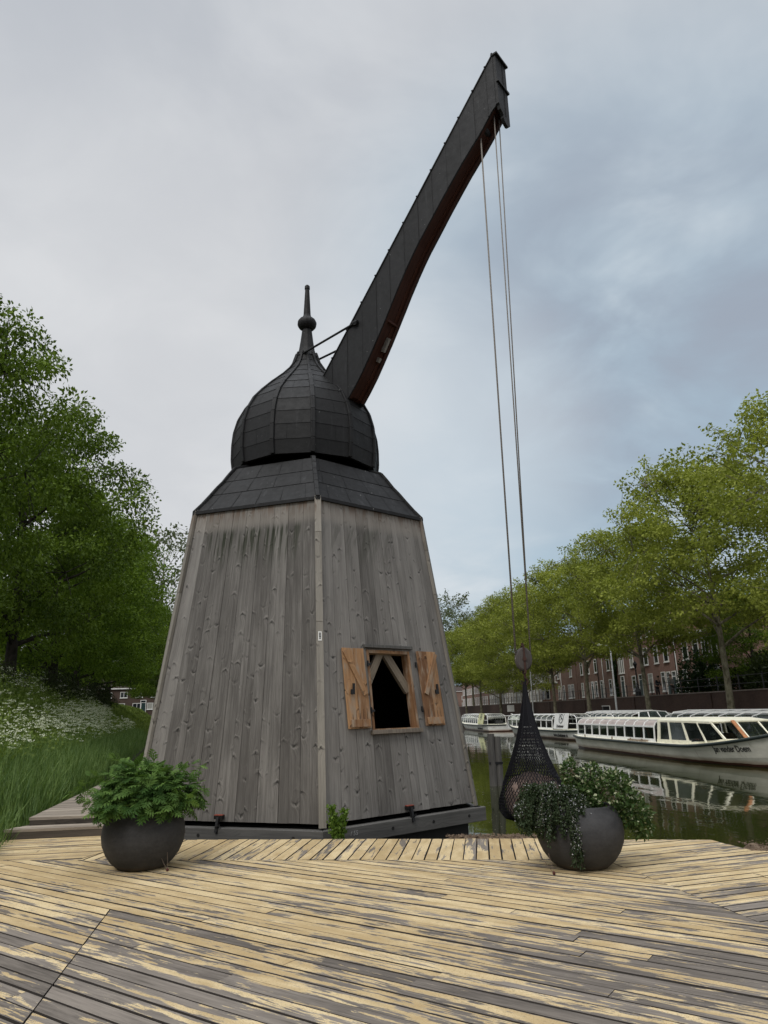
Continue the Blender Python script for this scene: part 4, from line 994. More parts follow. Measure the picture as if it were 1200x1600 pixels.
# ------------------------------------------------------------ trees
FLAT=.5
def tree_parts(seed,H,CR,cb,ncl,lpc,lsz,tr_,clr,bark,leaf,lean=0.0,skew=.42,wisp=.0,droop=0.0):
    """returns (trunk mesh, crown mesh): limbs reach into an uneven crown of leaf clumps"""
    global rng
    keep_=rng; rng=np.random.default_rng(seed); rs=random.Random(seed)
    m=MB(); trunk=[]
    for k in range(9):
        q=k/8; trunk.append(V((lean*q*q*2+.10*math.sin(q*5+seed),.10*math.cos(q*4+seed*2),-.3+(H*.86+.3)*q)))
    m.tube(trunk,[tr_*(1.25 if k==0 else 1)*(1-.86*(k/8)**.9)+.01 for k in range(9)],9)
    def tp(z_):
        for a,b in zip(trunk,trunk[1:]):
            if z_<=b.z: return a.lerp(b,max(0,(z_-a.z)/(b.z-a.z)))
        return trunk[-1]
    env=lambda q: CR*math.sqrt(max(0.02,1-((q-skew)/(.64 if q>skew else .62))**2))
    limbs=[]
    for k in range(20):
        q=(k+.5)/20; a=k*2.399+seed; z_=cb+(H-cb)*q; r_=env(q)*rs.uniform(.65,1.0)
        rise=r_*rs.uniform(.25,.6); zs=max(cb*.75,z_-rise); o=tp(zs)
        tip=V((o.x+r_*math.cos(a),o.y+r_*math.sin(a),z_+.15*r_-droop*r_*(1-q)))
        mid=o.lerp(tip,.5)+V((rs.uniform(-.3,.3),rs.uniform(-.3,.3),rs.uniform(-.1,.25)*r_*.5))
        pts=[o,o.lerp(mid,.5)+V((0,0,.02*r_)),mid,mid.lerp(tip,.55),tip]; w0=tr_*.42*(1-q*.6)
        m.tube(pts,[w0,w0*.75,w0*.5,w0*.3,w0*.12],6); limbs+=[p.copy() for p in pts[1:]]+[mid.lerp(tip,.3),mid.lerp(tip,.8)]
    LB=np.array([tuple(p) for p in limbs])
    C=[];SZ=[]
    lob=[(rs.uniform(0,6.28),rs.uniform(0,1),rs.uniform(-.25,.22)) for _ in range(9)]
    while len(C)<ncl:
        q=rs.random(); a=rs.uniform(0,6.2832); fr=rs.random()**.42
        bump=1+sum(am*math.exp(-((math.cos(a-la)-1)**2*3+(q-lq)**2*14)) for la,lq,am in lob)
        r_=env(q)*fr*bump*rs.uniform(.86,1.06)
        o=tp(cb+(H-cb)*q); c_=(o.x+r_*math.cos(a),o.y+r_*math.sin(a),cb+(H-cb)*q*(1+(bump-1)*.35)-droop*r_*(1-q)*.8)
        C.append(c_); SZ.append(rs.uniform(.55,1.15)*clr)
    if wisp:
        for _ in range(int(ncl*wisp)):       # thin shoots standing out of the outline
            q=rs.uniform(.55,1.02); a=rs.uniform(0,6.28); o=tp(H*.8); r_=env(min(q,.99))*rs.uniform(.95,1.18)
            b0=V((o.x+r_*.75*math.cos(a),o.y+r_*.75*math.sin(a),cb+(H-cb)*q-.7)); b1=V((o.x+r_*math.cos(a),o.y+r_*math.sin(a),cb+(H-cb)*q+rs.uniform(.2,.9)))
            m.tube([b0,b0.lerp(b1,.5)+V((.05,.05,.05)),b1],[.025,.018,.008],4,cap=False)
            for f_ in (.3,.55,.8,1.0): p=b0.lerp(b1,f_); C.append(tuple(p)); SZ.append(.32*clr)
    C=np.array(C);SZ=np.array(SZ)
    for i in range(0,len(C),2):
        d2=np.sum((LB-C[i])**2,1); j=int(np.argmin(d2)); a=V(LB[j]); b=V(C[i]); 
        if (b-a).length<CR*.6: m.tube([a,a.lerp(b,.5)+V((0,0,.08)),b],[.03,.02,.008],3,cap=False)
    nl=np.maximum(6,(lpc*(SZ/clr)**2).astype(int)); idx=np.repeat(np.arange(len(C)),nl); n=len(idx)
    d_=rdir(n); rad=rng.random((n,1))**.45; pos=C[idx]+d_*rad*SZ[idx][:,None]*np.array([1,1,FLAT])
    fw=norm(d_+rng.normal(0,.7,(n,3))+np.array([0,0,-.35])); nr_=norm(d_*.35+rng.normal(0,.45,(n,3))+np.array([0,0,.9]))
    crn=rng.random(len(C)); rnd=np.clip(.55*crn[idx]+.45*rng.random(n),0,1)
    a=cloud(DIAM,pos,fw,nr_,lsz*rng.uniform(.65,1.25,n),rnd)
    rng=keep_
    tm=m.build('trunk',bark); cm=np_mesh('crown',a[0],a[1],a[2],leaf)
    return tm,cm
def place(parts,loc,rz,sc,label,cat,group,first,name='tree'):
    e=empty(name,loc,label,cat,rz,group); e.scale=(sc[0],sc[1],sc[2]) if hasattr(sc,'__len__') else (sc,sc,sc)
    for o in parts:
        c=o if first else o.copy()
        if not first: COL.objects.link(c)
        c.parent=e
    return e
def bark_mat(name,a,b):
    t=NT(name); p=t.obj(); x,y,z=t.sep(p); n=t.noise(t.xyz(t.math('MULTIPLY',x,5),t.math('MULTIPLY',y,5),t.math('MULTIPLY',z,1.5)),1.0,5,.65)
    n2=t.noise(p,2.2,4,.6,.8)
    return t.finish(t.mix(t.ss(t.math('ADD',t.math('MULTIPLY',n,.5),t.math('MULTIPLY',n2,.5)),.38,.64),a,b),.9,t.bump(n,.6,.03),0,.2)
M_bkp=bark_mat('plane tree bark',(.07,.062,.04),(.20,.185,.13)); M_bkd=bark_mat('dark bark',(.018,.015,.012),(.05,.043,.035))
M_lfp=leaf_mat('plane tree leaves',(.066,.086,.012),(.335,.37,.07),.30,.35)
M_lfd=leaf_mat('dark lime leaves',(.018,.040,.004),(.155,.23,.025),.2,.35)
M_lfm=leaf_mat('mid green leaves',(.024,.055,.005),(.18,.27,.028),.24,.35)
M_lff=leaf_mat('pale far leaves',(.05,.07,.03),(.13,.155,.075),.3,.3)
TX=lambda Y: 23.3-.04*Y
pv=[tree_parts(11,17.8,7.3,4.5,330,175,.225,.26,1.25,M_bkp,M_lfp,.3,.45,.12),
    tree_parts(23,17.2,6.5,6.9,320,175,.225,.25,1.25,M_bkp,M_lfp,-.25,.42,.10),
    tree_parts(37,16.6,6.4,6.6,310,175,.225,.24,1.25,M_bkp,M_lfp,.15,.48,.08)]
used=[False]*3
plist=[(32.5,0,0,.94,'nearest plane tree over the right edge, crown rising highest above the houses'),(46.5,1,1.2,1.0,'plane tree in front of the ivy bush, just left of the nearest one'),(59.4,2,2.6,.95,'plane tree whose pale trunk stands left of the two people on the quay'),
       (74.7,1,.5,.97,'plane tree by the house with the white balcony'),(88,2,3.9,.97,'leaning plane tree between the white balcony house and the pulley block'),(104,0,2.2,.97,'plane tree behind the cargo net and pulley block'),(121,0,4.4,1.0,'far plane tree just left of the hoist ropes'),(140,1,5.3,1.05,'farther plane tree beside the right edge of the crane tower'),(160,2,1.0,1.1,'farthest plane tree of the quay row, half hidden by the crane')]
for (Y,v_,rz,sc,lab) in plist:
    place(pv[v_],(TX(Y),Y,-.12),rz,sc,lab,'tree','plane trees along the right quay',not used[v_],'plane_tree'); used[v_]=True
pf=tree_parts(51,22,8.5,6,300,26,.42,.3,1.3,M_bkp,M_lff,0,.5,.15)
for i,(x,Y,sc,lab) in enumerate(((12.5,165,1.12,'tall pale tree rising behind the plane row at the crane edge'),(-35.5,112,1.28,'pale airy tree seen between the dark trees and the crane'),(22,190,1.1,'pale tree at the far end of the canal'),(2,300,1.2,'far pale tree at the canal end, hidden beside the crane'),(13,318,1.15,'hazy far tree where the canal ends, just right of the crane'),(-14,330,1.2,'far pale tree at the canal end behind the crane'))):
    place(pf,(x,Y,2.2),i*1.7,sc,lab,'tree',None,i==0,'pale_tree')
dv=[tree_parts(71,14.6,6.6,2.7,340,230,.205,.36,1.3,M_bkd,M_lfd,.3,.45,.02,.10),tree_parts(83,14.6,6.3,2.2,340,230,.205,.34,1.3,M_bkd,M_lfm,-.2,.42,.03,.12)]
used=[False]*2
for (Y,v_,rz,sc,lab) in ((24.0,0,.4,(.76,.76,.97),'nearest dark lime tree at the left edge, its high branch reaching into the sky'),(35.4,0,2.9,(.86,.86,1.03),'second dark lime tree from the left with its trunk on the flowery bank'),(47,1,1.0,(.95,.95,.98),'lime tree in the middle of the left row, dark trunk by the shrubs'),(59,1,3.3,1.0,'bright green lime tree sloping down towards the crane'),(72,1,5.0,1.0,'farther lime tree with low hanging crown beside the crane'),(87,0,1.9,.98,'farthest lime tree of the left bank row'),(108,1,.7,.95,'small far lime tree close beside the crane wall'),(131,0,3.6,1.0,'farthest small lime tree touching the crane wall')):
    place(dv[v_],({108:-33.2,131:-41.5}.get(Y,-16.9-.29*(Y-30)-(2.0 if Y<25 else 0)),Y,3.1 if Y<100 else 2.9),rz,sc,lab,'tree','lime trees on the left bank',not used[v_],'lime_tree'); used[v_]=True
# undergrowth along the top of the bank
M_bush=leaf_mat('bank shrub leaves',(.014,.022,.007),(.045,.060,.020),.25,.8)
def bush_mesh(seed,rx,ry,rz_,n,lsz,mat):
    d_=rdir(n); q=rng.random((n,1))**.35; d_[:,2]=np.abs(d_[:,2]); wob=1+.16*np.sin(d_[:,:1]*6+seed)+.14*np.sin(d_[:,1:2]*7+seed*2)
    p=d_*q*wob*np.array([rx,ry,rz_]); a=cloud(DIAM,p,norm(d_+rng.normal(0,.7,(n,3))),norm(rng.normal(0,.5,(n,3))+np.array([0,0,.8])),lsz*rng.uniform(.6,1.2,n),rng.random(n))
    return np_mesh('foliage',a[0],a[1],a[2],mat)
bm_=bush_mesh(3,1.9,1.7,1.7,3800,.13,M_bush)
mst=MB()
for q in range(7): a_=q*.9; mst.tube([(0,0,0),(.5*math.cos(a_),.5*math.sin(a_),.7),(1.1*math.cos(a_),1.0*math.sin(a_),1.25)],[.03,.02,.008],5)
bst=mst.build('stem',M_bkd)
for i,(s,Y,sc,lab) in enumerate(((5.6,30.5,.75,'low dark shrub under the second lime tree'),(5.0,41,1.0,'brownish shrub between the two lime trunks on the bank'),(5.2,50,1.0,'dark undergrowth shrub beside the third lime trunk'),(4.6,60,1.1,'shrub below the bright lime tree'),(5.4,69,1.1,'shrub at the far end of the bank below the houses'))):
    place([bm_,bst],(bank_x(s,Y),Y,bank_z(s)-.2),i*1.3,sc,lab,'shrub','shrubs along the top of the bank',i==0,'shrub')
# ------------------------------------------------------------ boats
def hull_mat(name,base):
    t=NT(name); p=t.obj(); x,y,z=t.sep(p)
    n=t.noise(t.xyz(t.math('MULTIPLY',x,1.2),y,t.math('MULTIPLY',z,3)),1.0,5,.6)
    st=t.noise(t.xyz(t.math('MULTIPLY',x,5),y,t.math('MULTIPLY',z,.9)),1.0,4,.6)
    c=t.mix(t.ss(n,.3,.75),[q*.78 for q in base],base)
    c=t.mix(t.math('MULTIPLY',t.ss(st,.60,.74),.45),c,(.30,.22,.14))
    zz=t.math('ADD',z,t.math('MULTIPLY',t.math('SUBTRACT',n,.5),.07))
    c=t.mix(t.math('MULTIPLY',t.ss(zz,.26,.10),.55),c,(.33,.19,.09))
    c=t.mix(t.ss(zz,.115,.085),c,(.075,.028,.018))
    c=t.mix(t.ss(zz,.035,.015),c,(.03,.016,.012))
    return t.finish(c,.42,t.bump(n,.1,.01),0,.45)
M_hull=hull_mat('cream hull paint',(.80,.78,.68)); M_hullw=hull_mat('white hull paint',(.78,.78,.74))
M_strk=simple('dark green rubbing strake',(.014,.022,.020),.5); M_cream=simple('cream cabin paint',(.78,.75,.60),.45,var=.12); M_wfr=simple('white window frame',(.80,.80,.78),.4,var=.1)
M_beige=simple('rosy beige blinds',(.36,.30,.275),.5,var=.18,scale=2); M_teal=simple('teal paint',(.015,.12,.115),.45); M_redp=simple('rusty red winch',(.22,.05,.025),.6); M_org=simple('orange painted board',(.40,.17,.07),.6,var=.4)
M_seat=simple('dark seats',(.03,.032,.035),.7); M_fl=simple('cabin floor',(.05,.045,.04),.8); M_tealseat=simple('green seats',(.03,.13,.10),.6)
def glass_mat(name,tint,tr,rough=.04):
    t=NT(name); b=t.n('ShaderNodeBsdfPrincipled',{'Base Color':tuple(tint)+(1,),'Roughness':rough,'Specular IOR Level':.6}); q=t.n('ShaderNodeBsdfTransparent',{0:(.72,.78,.76,1)})
    m_=t.n('ShaderNodeMixShader',{0:tr,1:b.outputs[0],2:q.outputs[0]}); t.n('ShaderNodeOutputMaterial',{0:m_.outputs[0]}); return t.mat
M_gl=glass_mat('boat window glass',(.012,.015,.015),.45); M_glr=glass_mat('glass roof panes',(.05,.065,.065),.5); M_glb=glass_mat('pale blue glass',(.30,.40,.47),.15)
M_let=simple('dark lettering',(.02,.02,.022),.6)
class Boat:
    def __init__(s,name,loc,rz,L,B,label,cat='tour boat',group='canal tour boats',hm=None,g=.62,rise=.9):
        s.e=empty(name,loc,label,cat,rz,group); s.L,s.B,s.g,s.rise=L,B,g,rise
        m=MB(); X=[0,.25,.7,1.5]+[1.5+(L-7.5)*k/8 for k in range(1,9)]+[L-6+6*k/12 for k in range(1,13)]
        vs=[];fs=[]; prof=[(-.5,.55),(-.15,.80),(0,.86),(.30,.93),(1,1.0)]
        for sgn in (-1,1):
            o=len(vs)
            for x in X:
                bt=s.b(x); bw=s.b(x,True); sz=s.sheer(x)
                for (zq,q) in prof:
                    if zq<=0: z_=zq; y_=bw*(q/.86)
                    elif zq<1: z_=.33*sz; y_=bw+(bt-bw)*.42
                    else: z_=sz; y_=bt
                    vs.append((x,sgn*y_,z_))
            n=len(prof)
            for i in range(len(X)-1):
                for j in range(n-1): fs.append((o+i*n+j,o+(i+1)*n+j,o+(i+1)*n+j+1,o+i*n+j+1))
        n=len(prof); h_=len(X)*n
        for i in range(len(X)-1): fs.append((i*n+n-1,(i+1)*n+n-1,h_+(i+1)*n+n-1,h_+i*n+n-1))
        fs.append(tuple(range(n))+tuple(h_+q for q in range(n-1,-1,-1)))
        m.add(vs,fs); s.hull=m.build('hull',hm or M_hull,s.e)
        m=MB()
        for sgn in (-1,1): m.tube([(x,sgn*(s.b(x)+.01),s.sheer(x)-.06) for x in X],.055,6)
        m.bar((-.02,-s.b(0),s.sheer(0)-.06),(-.02,s.b(0),s.sheer(0)-.06),.05,.1); m.build('rubbing_strake',M_strk,s.e,smooth=True)
        m=MB(); XX=[x for x in X if x<L-.3]
        for a,b in zip(XX,XX[1:]): m.add([(a,-s.b(a)+.02,s.sheer(a)+.004),(b,-s.b(b)+.02,s.sheer(b)+.004),(b,s.b(b)-.02,s.sheer(b)+.004),(a,s.b(a)-.02,s.sheer(a)+.004)],[(0,1,2,3)])
        m.build('deck',M_cream,s.e)
    def b(s,x,wl=False):
        q=s.B/2*(.84+.16*min(1,x/1.5)); n0=6.0 if not wl else 7.4; end=s.L if not wl else s.L-.7
        if x>s.L-n0 : q*=max(0.0,1-min(1,(x-(s.L-n0))/(end-(s.L-n0)))**2.1)
        return max(q*(.86 if wl else 1),.02)
    def sheer(s,x): return s.g+s.rise*max(0,(x-(s.L-7))/7)**2+.05*max(0,1-x/2)
    def saloon(s,x0,x1,n,hw_,zt=1.24,zr=1.5,inn=.32,roofm=None,panelm=None,seat=None,ridge=None):
        zs=s.g+.10; dx=(x1-x0)/n; fr=MB()
        for sgn in (-1,1):
            y0=sgn*hw_; y1=sgn*(hw_-.03); y2=sgn*(hw_-inn)
            for k in range(n+1):
                x=x0+dx*k; fr.bar((x,y0,s.g),(x,y1,zt),.045,.05,up=(0,1,0)); fr.bar((x,y1,zt),(x,sgn*(hw_-.12),zt+(zr-zt)*.6),.04,.04,up=(0,1,0)); fr.bar((x,sgn*(hw_-.12),zt+(zr-zt)*.6),(x,y2,zr),.04,.04,up=(0,1,.5))
            fr.bar((x0-.03,y0+sgn*.004,s.g+.06),(x1+.03,y0+sgn*.004,s.g+.06),.06,.14); fr.bar((x0-.03,y1+sgn*.004,zt),(x1+.03,y1+sgn*.004,zt),.05,.07); fr.bar((x0-.03,y2,zr),(x1+.03,y2,zr),.08,.05)
            for k in range(n):
                a=x0+dx*k+.03; b=x0+dx*(k+1)-.03
                m=MB(); m.hexa([(a,y0-sgn*.02,zs),(a,y0-sgn*.03,zs),(a,y1-sgn*.03,zt-.03),(a,y1-sgn*.02,zt-.03),(b,y0-sgn*.02,zs),(b,y0-sgn*.03,zs),(b,y1-sgn*.03,zt-.03),(b,y1-sgn*.02,zt-.03)])
                m.build('window',M_gl,s.e)
                m=MB(); ym=sgn*(hw_-.135); zm=zt+(zr-zt)*.6-.005
                q=[(y1-sgn*.015,zt+.02),(ym,zm),(y2-sgn*.0,zr-.012)]
                for (ya,za),(yb,zb_) in zip(q,q[1:]): m.add([(a,ya,za),(b,ya,za),(b,yb,zb_),(a,yb,zb_)],[(0,1,2,3)])
                m.build('roof_panel',panelm or M_beige,s.e)
        s.frame=fr.build('window_frame',M_wfr,s.e)
        m=MB(); h2=hw_-inn; rz_=ridge or .05
        if roofm is None: roofm=M_cream
        m.hexa([(x0-.05,-h2,zr+.0),(x0-.05,0,zr+rz_-.03),(x0-.05,0,zr+rz_),(x0-.05,-h2,zr+.03),(x1+.05,-h2,zr),(x1+.05,0,zr+rz_-.03),(x1+.05,0,zr+rz_),(x1+.05,-h2,zr+.03)])
        m.hexa([(x0-.05,h2,zr+.0),(x0-.05,0,zr+rz_-.03),(x0-.05,0,zr+rz_),(x0-.05,h2,zr+.03),(x1+.05,h2,zr),(x1+.05,0,zr+rz_-.03),(x1+.05,0,zr+rz_),(x1+.05,h2,zr+.03)])
        m.build('roof',roofm,s.e)
        m=MB(); m.box((x0,-hw_+.08,s.g-.25),(x1,hw_-.08,s.g-.2)); m.build('floor',M_fl,s.e)
        for k in range(n):
            for sgn in (-1,1):
                m=MB(); x=x0+dx*(k+.5); y=sgn*(hw_-.62); m.box((x-.2,y-.42,s.g-.05),(x+.2,y+.42,s.g+.03)); m.box((x-.22,y-.42,s.g+.03),(x-.15,y+.42,s.g+.36)); m.build('seat',seat or M_seat,s.e,bevel=.02)
def along(Xa,Ya,Xb,Yb): return math.atan2(Yb-Ya,Xb-Xa)
WZ=-.5
# big cream boat in front
A=Boat('tour_boat',(11.55,40.9,WZ),along(11.55,40.9,13.55,23.0),18.2,3.55,'cream tour boat in front with dark green strake and its name on the bow')
A.saloon(.75,9.5,9,1.52)
def pane(mb_name,pts,mat,par,th=.012):
    m=MB(); a,b,c_=V(pts[0]),V(pts[1]),V(pts[2]); n_=(b-a).cross(c_-a).normalized()*th; m.prism(pts,n_); return m.build(mb_name,mat,par)
# wheelhouse of A: cream pillars, slanted side panes, windscreen
S_=lambda x: 9.72+.80*(x-9.2) if x<16 else x
wy=lambda x: min(1.5,A.b(S_(x))-.22)
def wsh(x): return A.sheer(S_(x))
m=MB()
for sgn in (-1,1):
    P=lambda x,z,o=0: V((S_(x),sgn*(wy(x)+o-(.10 if z>1.3 else 0)),z))
    for (xa,xb,w_) in ((9.35,9.35,.20),(10.6,10.35,.09),(12.35,11.75,.10)): m.bar(P(xa,wsh(xa)),P(xb,1.46),w_,.06,up=(0,1,0))
    m.bar(P(9.2,wsh(9.2)+.05),P(12.6,wsh(12.6)+.05),.06,.16); m.bar(P(9.2,1.46),P(12.4,1.46),.06,.07); m.bar(P(12.4,1.46),P(14.2,1.44),.06,.08); 
    m.bar(P(15.2,wsh(15.2)),P(14.2,1.44),.07,.06,up=(0,1,0)); m.bar(P(12.6,wsh(12.6)+.04),P(15.2,wsh(15.2)+.04),.06,.08); m.bar(P(13.9,wsh(13.9)),P(13.1,1.44),.06,.05,up=(0,1,0))
for y in (-.42,.42): m.bar((S_(15.25),y,wsh(15.2)),(S_(14.3),y,1.45),.05,.05)
m.bar((S_(15.2),-wy(15.2),wsh(15.2)+.03),(S_(15.2),wy(15.2),wsh(15.2)+.03),.08,.08); m.bar((S_(14.25),-wy(14.3),1.45),(S_(14.25),wy(14.3),1.45),.08,.07)
wh=m.build('wheelhouse',M_cream,A.e)
for sgn in (-1,1):
    P=lambda x,z: (S_(x),sgn*(wy(x)-(.08 if z>1.3 else 0)-.01),z)
    pane('window',[P(9.55,wsh(9.5)+.12),P(10.5,wsh(10.5)+.12),P(10.28,1.41),P(9.55,1.41)],M_gl,A.e); pane('window',[P(10.72,wsh(10.7)+.12),P(12.22,wsh(12.2)+.12),P(11.68,1.41),P(10.48,1.41)],M_glr,A.e)
    pane('window',[P(12.5,wsh(12.5)+.08),P(13.82,wsh(13.8)+.08),P(13.05,1.41),P(11.88,1.41)],M_gl,A.e); pane('window',[P(13.98,wsh(14)+.08),P(15.12,wsh(15.1)+.08),P(14.15,1.41),P(13.15,1.41)],M_gl,A.e)
for y0,y1 in ((-.86,-.46),(-.38,.38),(.46,.86)): pane('windscreen',[(S_(15.22),y0,wsh(15.2)+.06),(S_(15.22),y1,wsh(15.2)+.06),(S_(14.3),y1,1.42),(S_(14.3),y0,1.42)],M_gl,A.e)
m=MB(); 
for (xa,xb) in ((9.0,12.0),(12.0,13.2),(13.2,14.35)):
    ya,yb=wy(xa)-.1,wy(xb)-.1
    z1=1.49 if xb<14 else 1.46; z2=1.59 if xb<14 else 1.5; xa=S_(xa); xb=S_(xb)
    m.hexa([(xa,-ya,1.49),(xa,ya,1.49),(xa,ya*.5,1.59),(xa,-ya*.5,1.59),(xb,-yb,z1),(xb,yb,z1),(xb,yb*.5,z2),(xb,-yb*.5,z2)])
m.build('wheelhouse_roof',M_cream,A.e)
m=MB(); m.box((9.6,-1.3,.4),(14.3,1.3,.44)); m.box((11.9,-.2,.44),(12.2,.5,1.0)); m.build('helm',M_fl,A.e)
m=MB(); m.tube([(12.55,-1.38,wsh(12.5)),(12.55,-1.38,wsh(12.5)+.22)],.07,10); m.tube([(12.4,-1.38,wsh(12.5)+.16),(12.9,-1.38,wsh(12.5)+.16)],.06,10); m.box((12.7,-1.48,wsh(12.7)),(13.0,-1.28,wsh(12.7)+.2)); m.build('winch',M_redp,A.e)
m=MB(); m.tube([(16.2,0,wsh(16.2)),(16.2,0,wsh(16.2)+.2)],.07,10); m.tube([(16.2,-.2,wsh(16.2)+.15),(16.2,.2,wsh(16.2)+.15)],.045,8); m.build('bollard',M_redp,A.e)
m=MB()
for x in (2.2,5.6,7.6,8.7): m.tube([(x,-A.b(x)+.06,A.sheer(x)),(x,-A.b(x)+.06,A.sheer(x)+.12)],.035,8); 
m.box((7.3,-1.73,A.g+.0),(8.3,-1.62,A.g+.07)); m.box((8.5,-1.73,A.g),(9.1,-1.62,A.g+.08)); m.build('deck_fitting',simple('bare wood fender',(.28,.22,.16),.8),A.e)
def hull_side(Bt,x,z,off=.012,sgn=-1):
    sz=Bt.sheer(x); zq=.33*sz; bt=Bt.b(x); bw=Bt.b(x,True); ym=bw+(bt-bw)*.42
    y=ym+(bt-ym)*((z-zq)/(sz-zq)) if z>zq else bw+(ym-bw)*(z/zq)
    return sgn*(y+off)
def letters(Bt,txt,size,x0,z0,dirx=1,sgn=-1,bold=.006,rise=0,nar=1.0):
    def f(x,y,z): x*=nar; X=x0+dirx*x; Z=z0+y+rise*x; return (X,hull_side(Bt,X,Z,.010+z,sgn),Z)
    return text_obj('lettering',txt,size,M_let,f,Bt.hull,bold=bold,ext=.003)
letters(A,'Jan vander Doem',.30,14.75,.48,rise=.05,bold=.003,nar=.74)
# orange board lying against the wheelhouse
m=MB(); m.bar((13.9,-.62,1.50),(14.62,-.6,A.sheer(14.6)+.05),.13,.04,up=(.4,0,1)); tag(m.build('gangplank',M_org),'orange painted board leaning on the windscreen of the cream boat','board'); bo_=COL.objects['gangplank']; bo_.matrix_world=Matrix.Translation((11.55,40.9,WZ))@Matrix.Rotation(along(11.55,40.9,13.55,23.0),4,'Z')
def ring(loc,rz,lab):
    bm=bmesh.new(); me=bpy.data.meshes.new('lifebuoy')
    m=MB(); m.tube([(.36*math.cos(a),0,.36*math.sin(a)) for a in [2*math.pi*q/24 for q in range(25)]],.07,8,cap=False); bm.free()
    o=m.build('lifebuoy',simple('red lifebuoy',(.55,.03,.03),.5),smooth=True); o.location=loc; o.rotation_euler=(0,0,rz); return tag(o,lab,'lifebuoy')
ra=along(11.55,40.9,13.55,23.0)
q=Matrix.Translation((11.55,40.9,WZ))@Matrix.Rotation(ra,4,'Z')@V((8.25,-1.30,.82)); ring(q,ra,'red lifebuoy standing inside a side window of the cream boat')
# glass roofed boats behind it
def glassboat(loc,rz,L,label,seat,n,teal):
    Bt=Boat('glass_roof_boat',loc,rz,L,3.5,label,hm=M_hullw)
    Bt.saloon(1.4,L-3.6,n,1.5,zt=1.30,zr=1.66,inn=.62,roofm=M_glr,panelm=M_glr,seat=seat,ridge=.10)
    m=MB(); x0,x1=1.4,L-3.6; dx=(x1-x0)/n
    for k in range(n+1):
        x=x0+dx*k; 
        for sgn in (-1,1): m.bar((x,sgn*.88,1.70),(x,0,1.785),.07,.05)
    m.bar((x0-.05,0,1.79),(x1+.05,0,1.79),.10,.05)
    for sgn in (-1,1): m.bar((x0-.05,sgn*.88,1.70),(x1+.05,sgn*.88,1.70),.07,.05)
    m.build('roof_frame',M_wfr,Bt.e)
    # sloping glazed ends
    m=MB()
    for (xa,xb) in ((x1+.03,x1+1.0),(x0-.03,x0-.75)):
        for y in (-1.45,-.5,.5,1.45): m.bar((xb,y,Bt.g+.05),(xa,y*.62,1.70),.06,.05)
        m.bar((xb,-1.48,Bt.g+.06),(xb,1.48,Bt.g+.06),.06,.12); m.bar((xb*.5+xa*.5,-1.25,1.28),(xb*.5+xa*.5,1.25,1.28),.05,.05)
    m.build('end_frame',M_wfr,Bt.e)
    for (xa,xb,mt) in ((x1+.03,x1+1.0,M_glr if teal else M_glb),(x0-.03,x0-.75,teal or M_glr)):
        for y0,y1 in ((-1.42,-.53),(-.47,.47),(.53,1.42)): pane('end_window',[(xb,y0,Bt.g+.12),(xb,y1,Bt.g+.12),(xa,y1*.62,1.67),(xa,y0*.62,1.67)],mt,Bt.e)
    return Bt
glassboat((16.6,60.5,WZ),along(16.6,60.5,17.6,45.2),15.3,'glass roofed boat with a teal stern, behind the stern of the cream boat',M_seat,9,M_teal)
B2=glassboat((17.3,44.3,WZ),along(17.3,44.3,18.3,28.3),17.0,'glass roofed boat with green seats, behind the wheelhouse of the cream boat',M_tealseat,8,None)
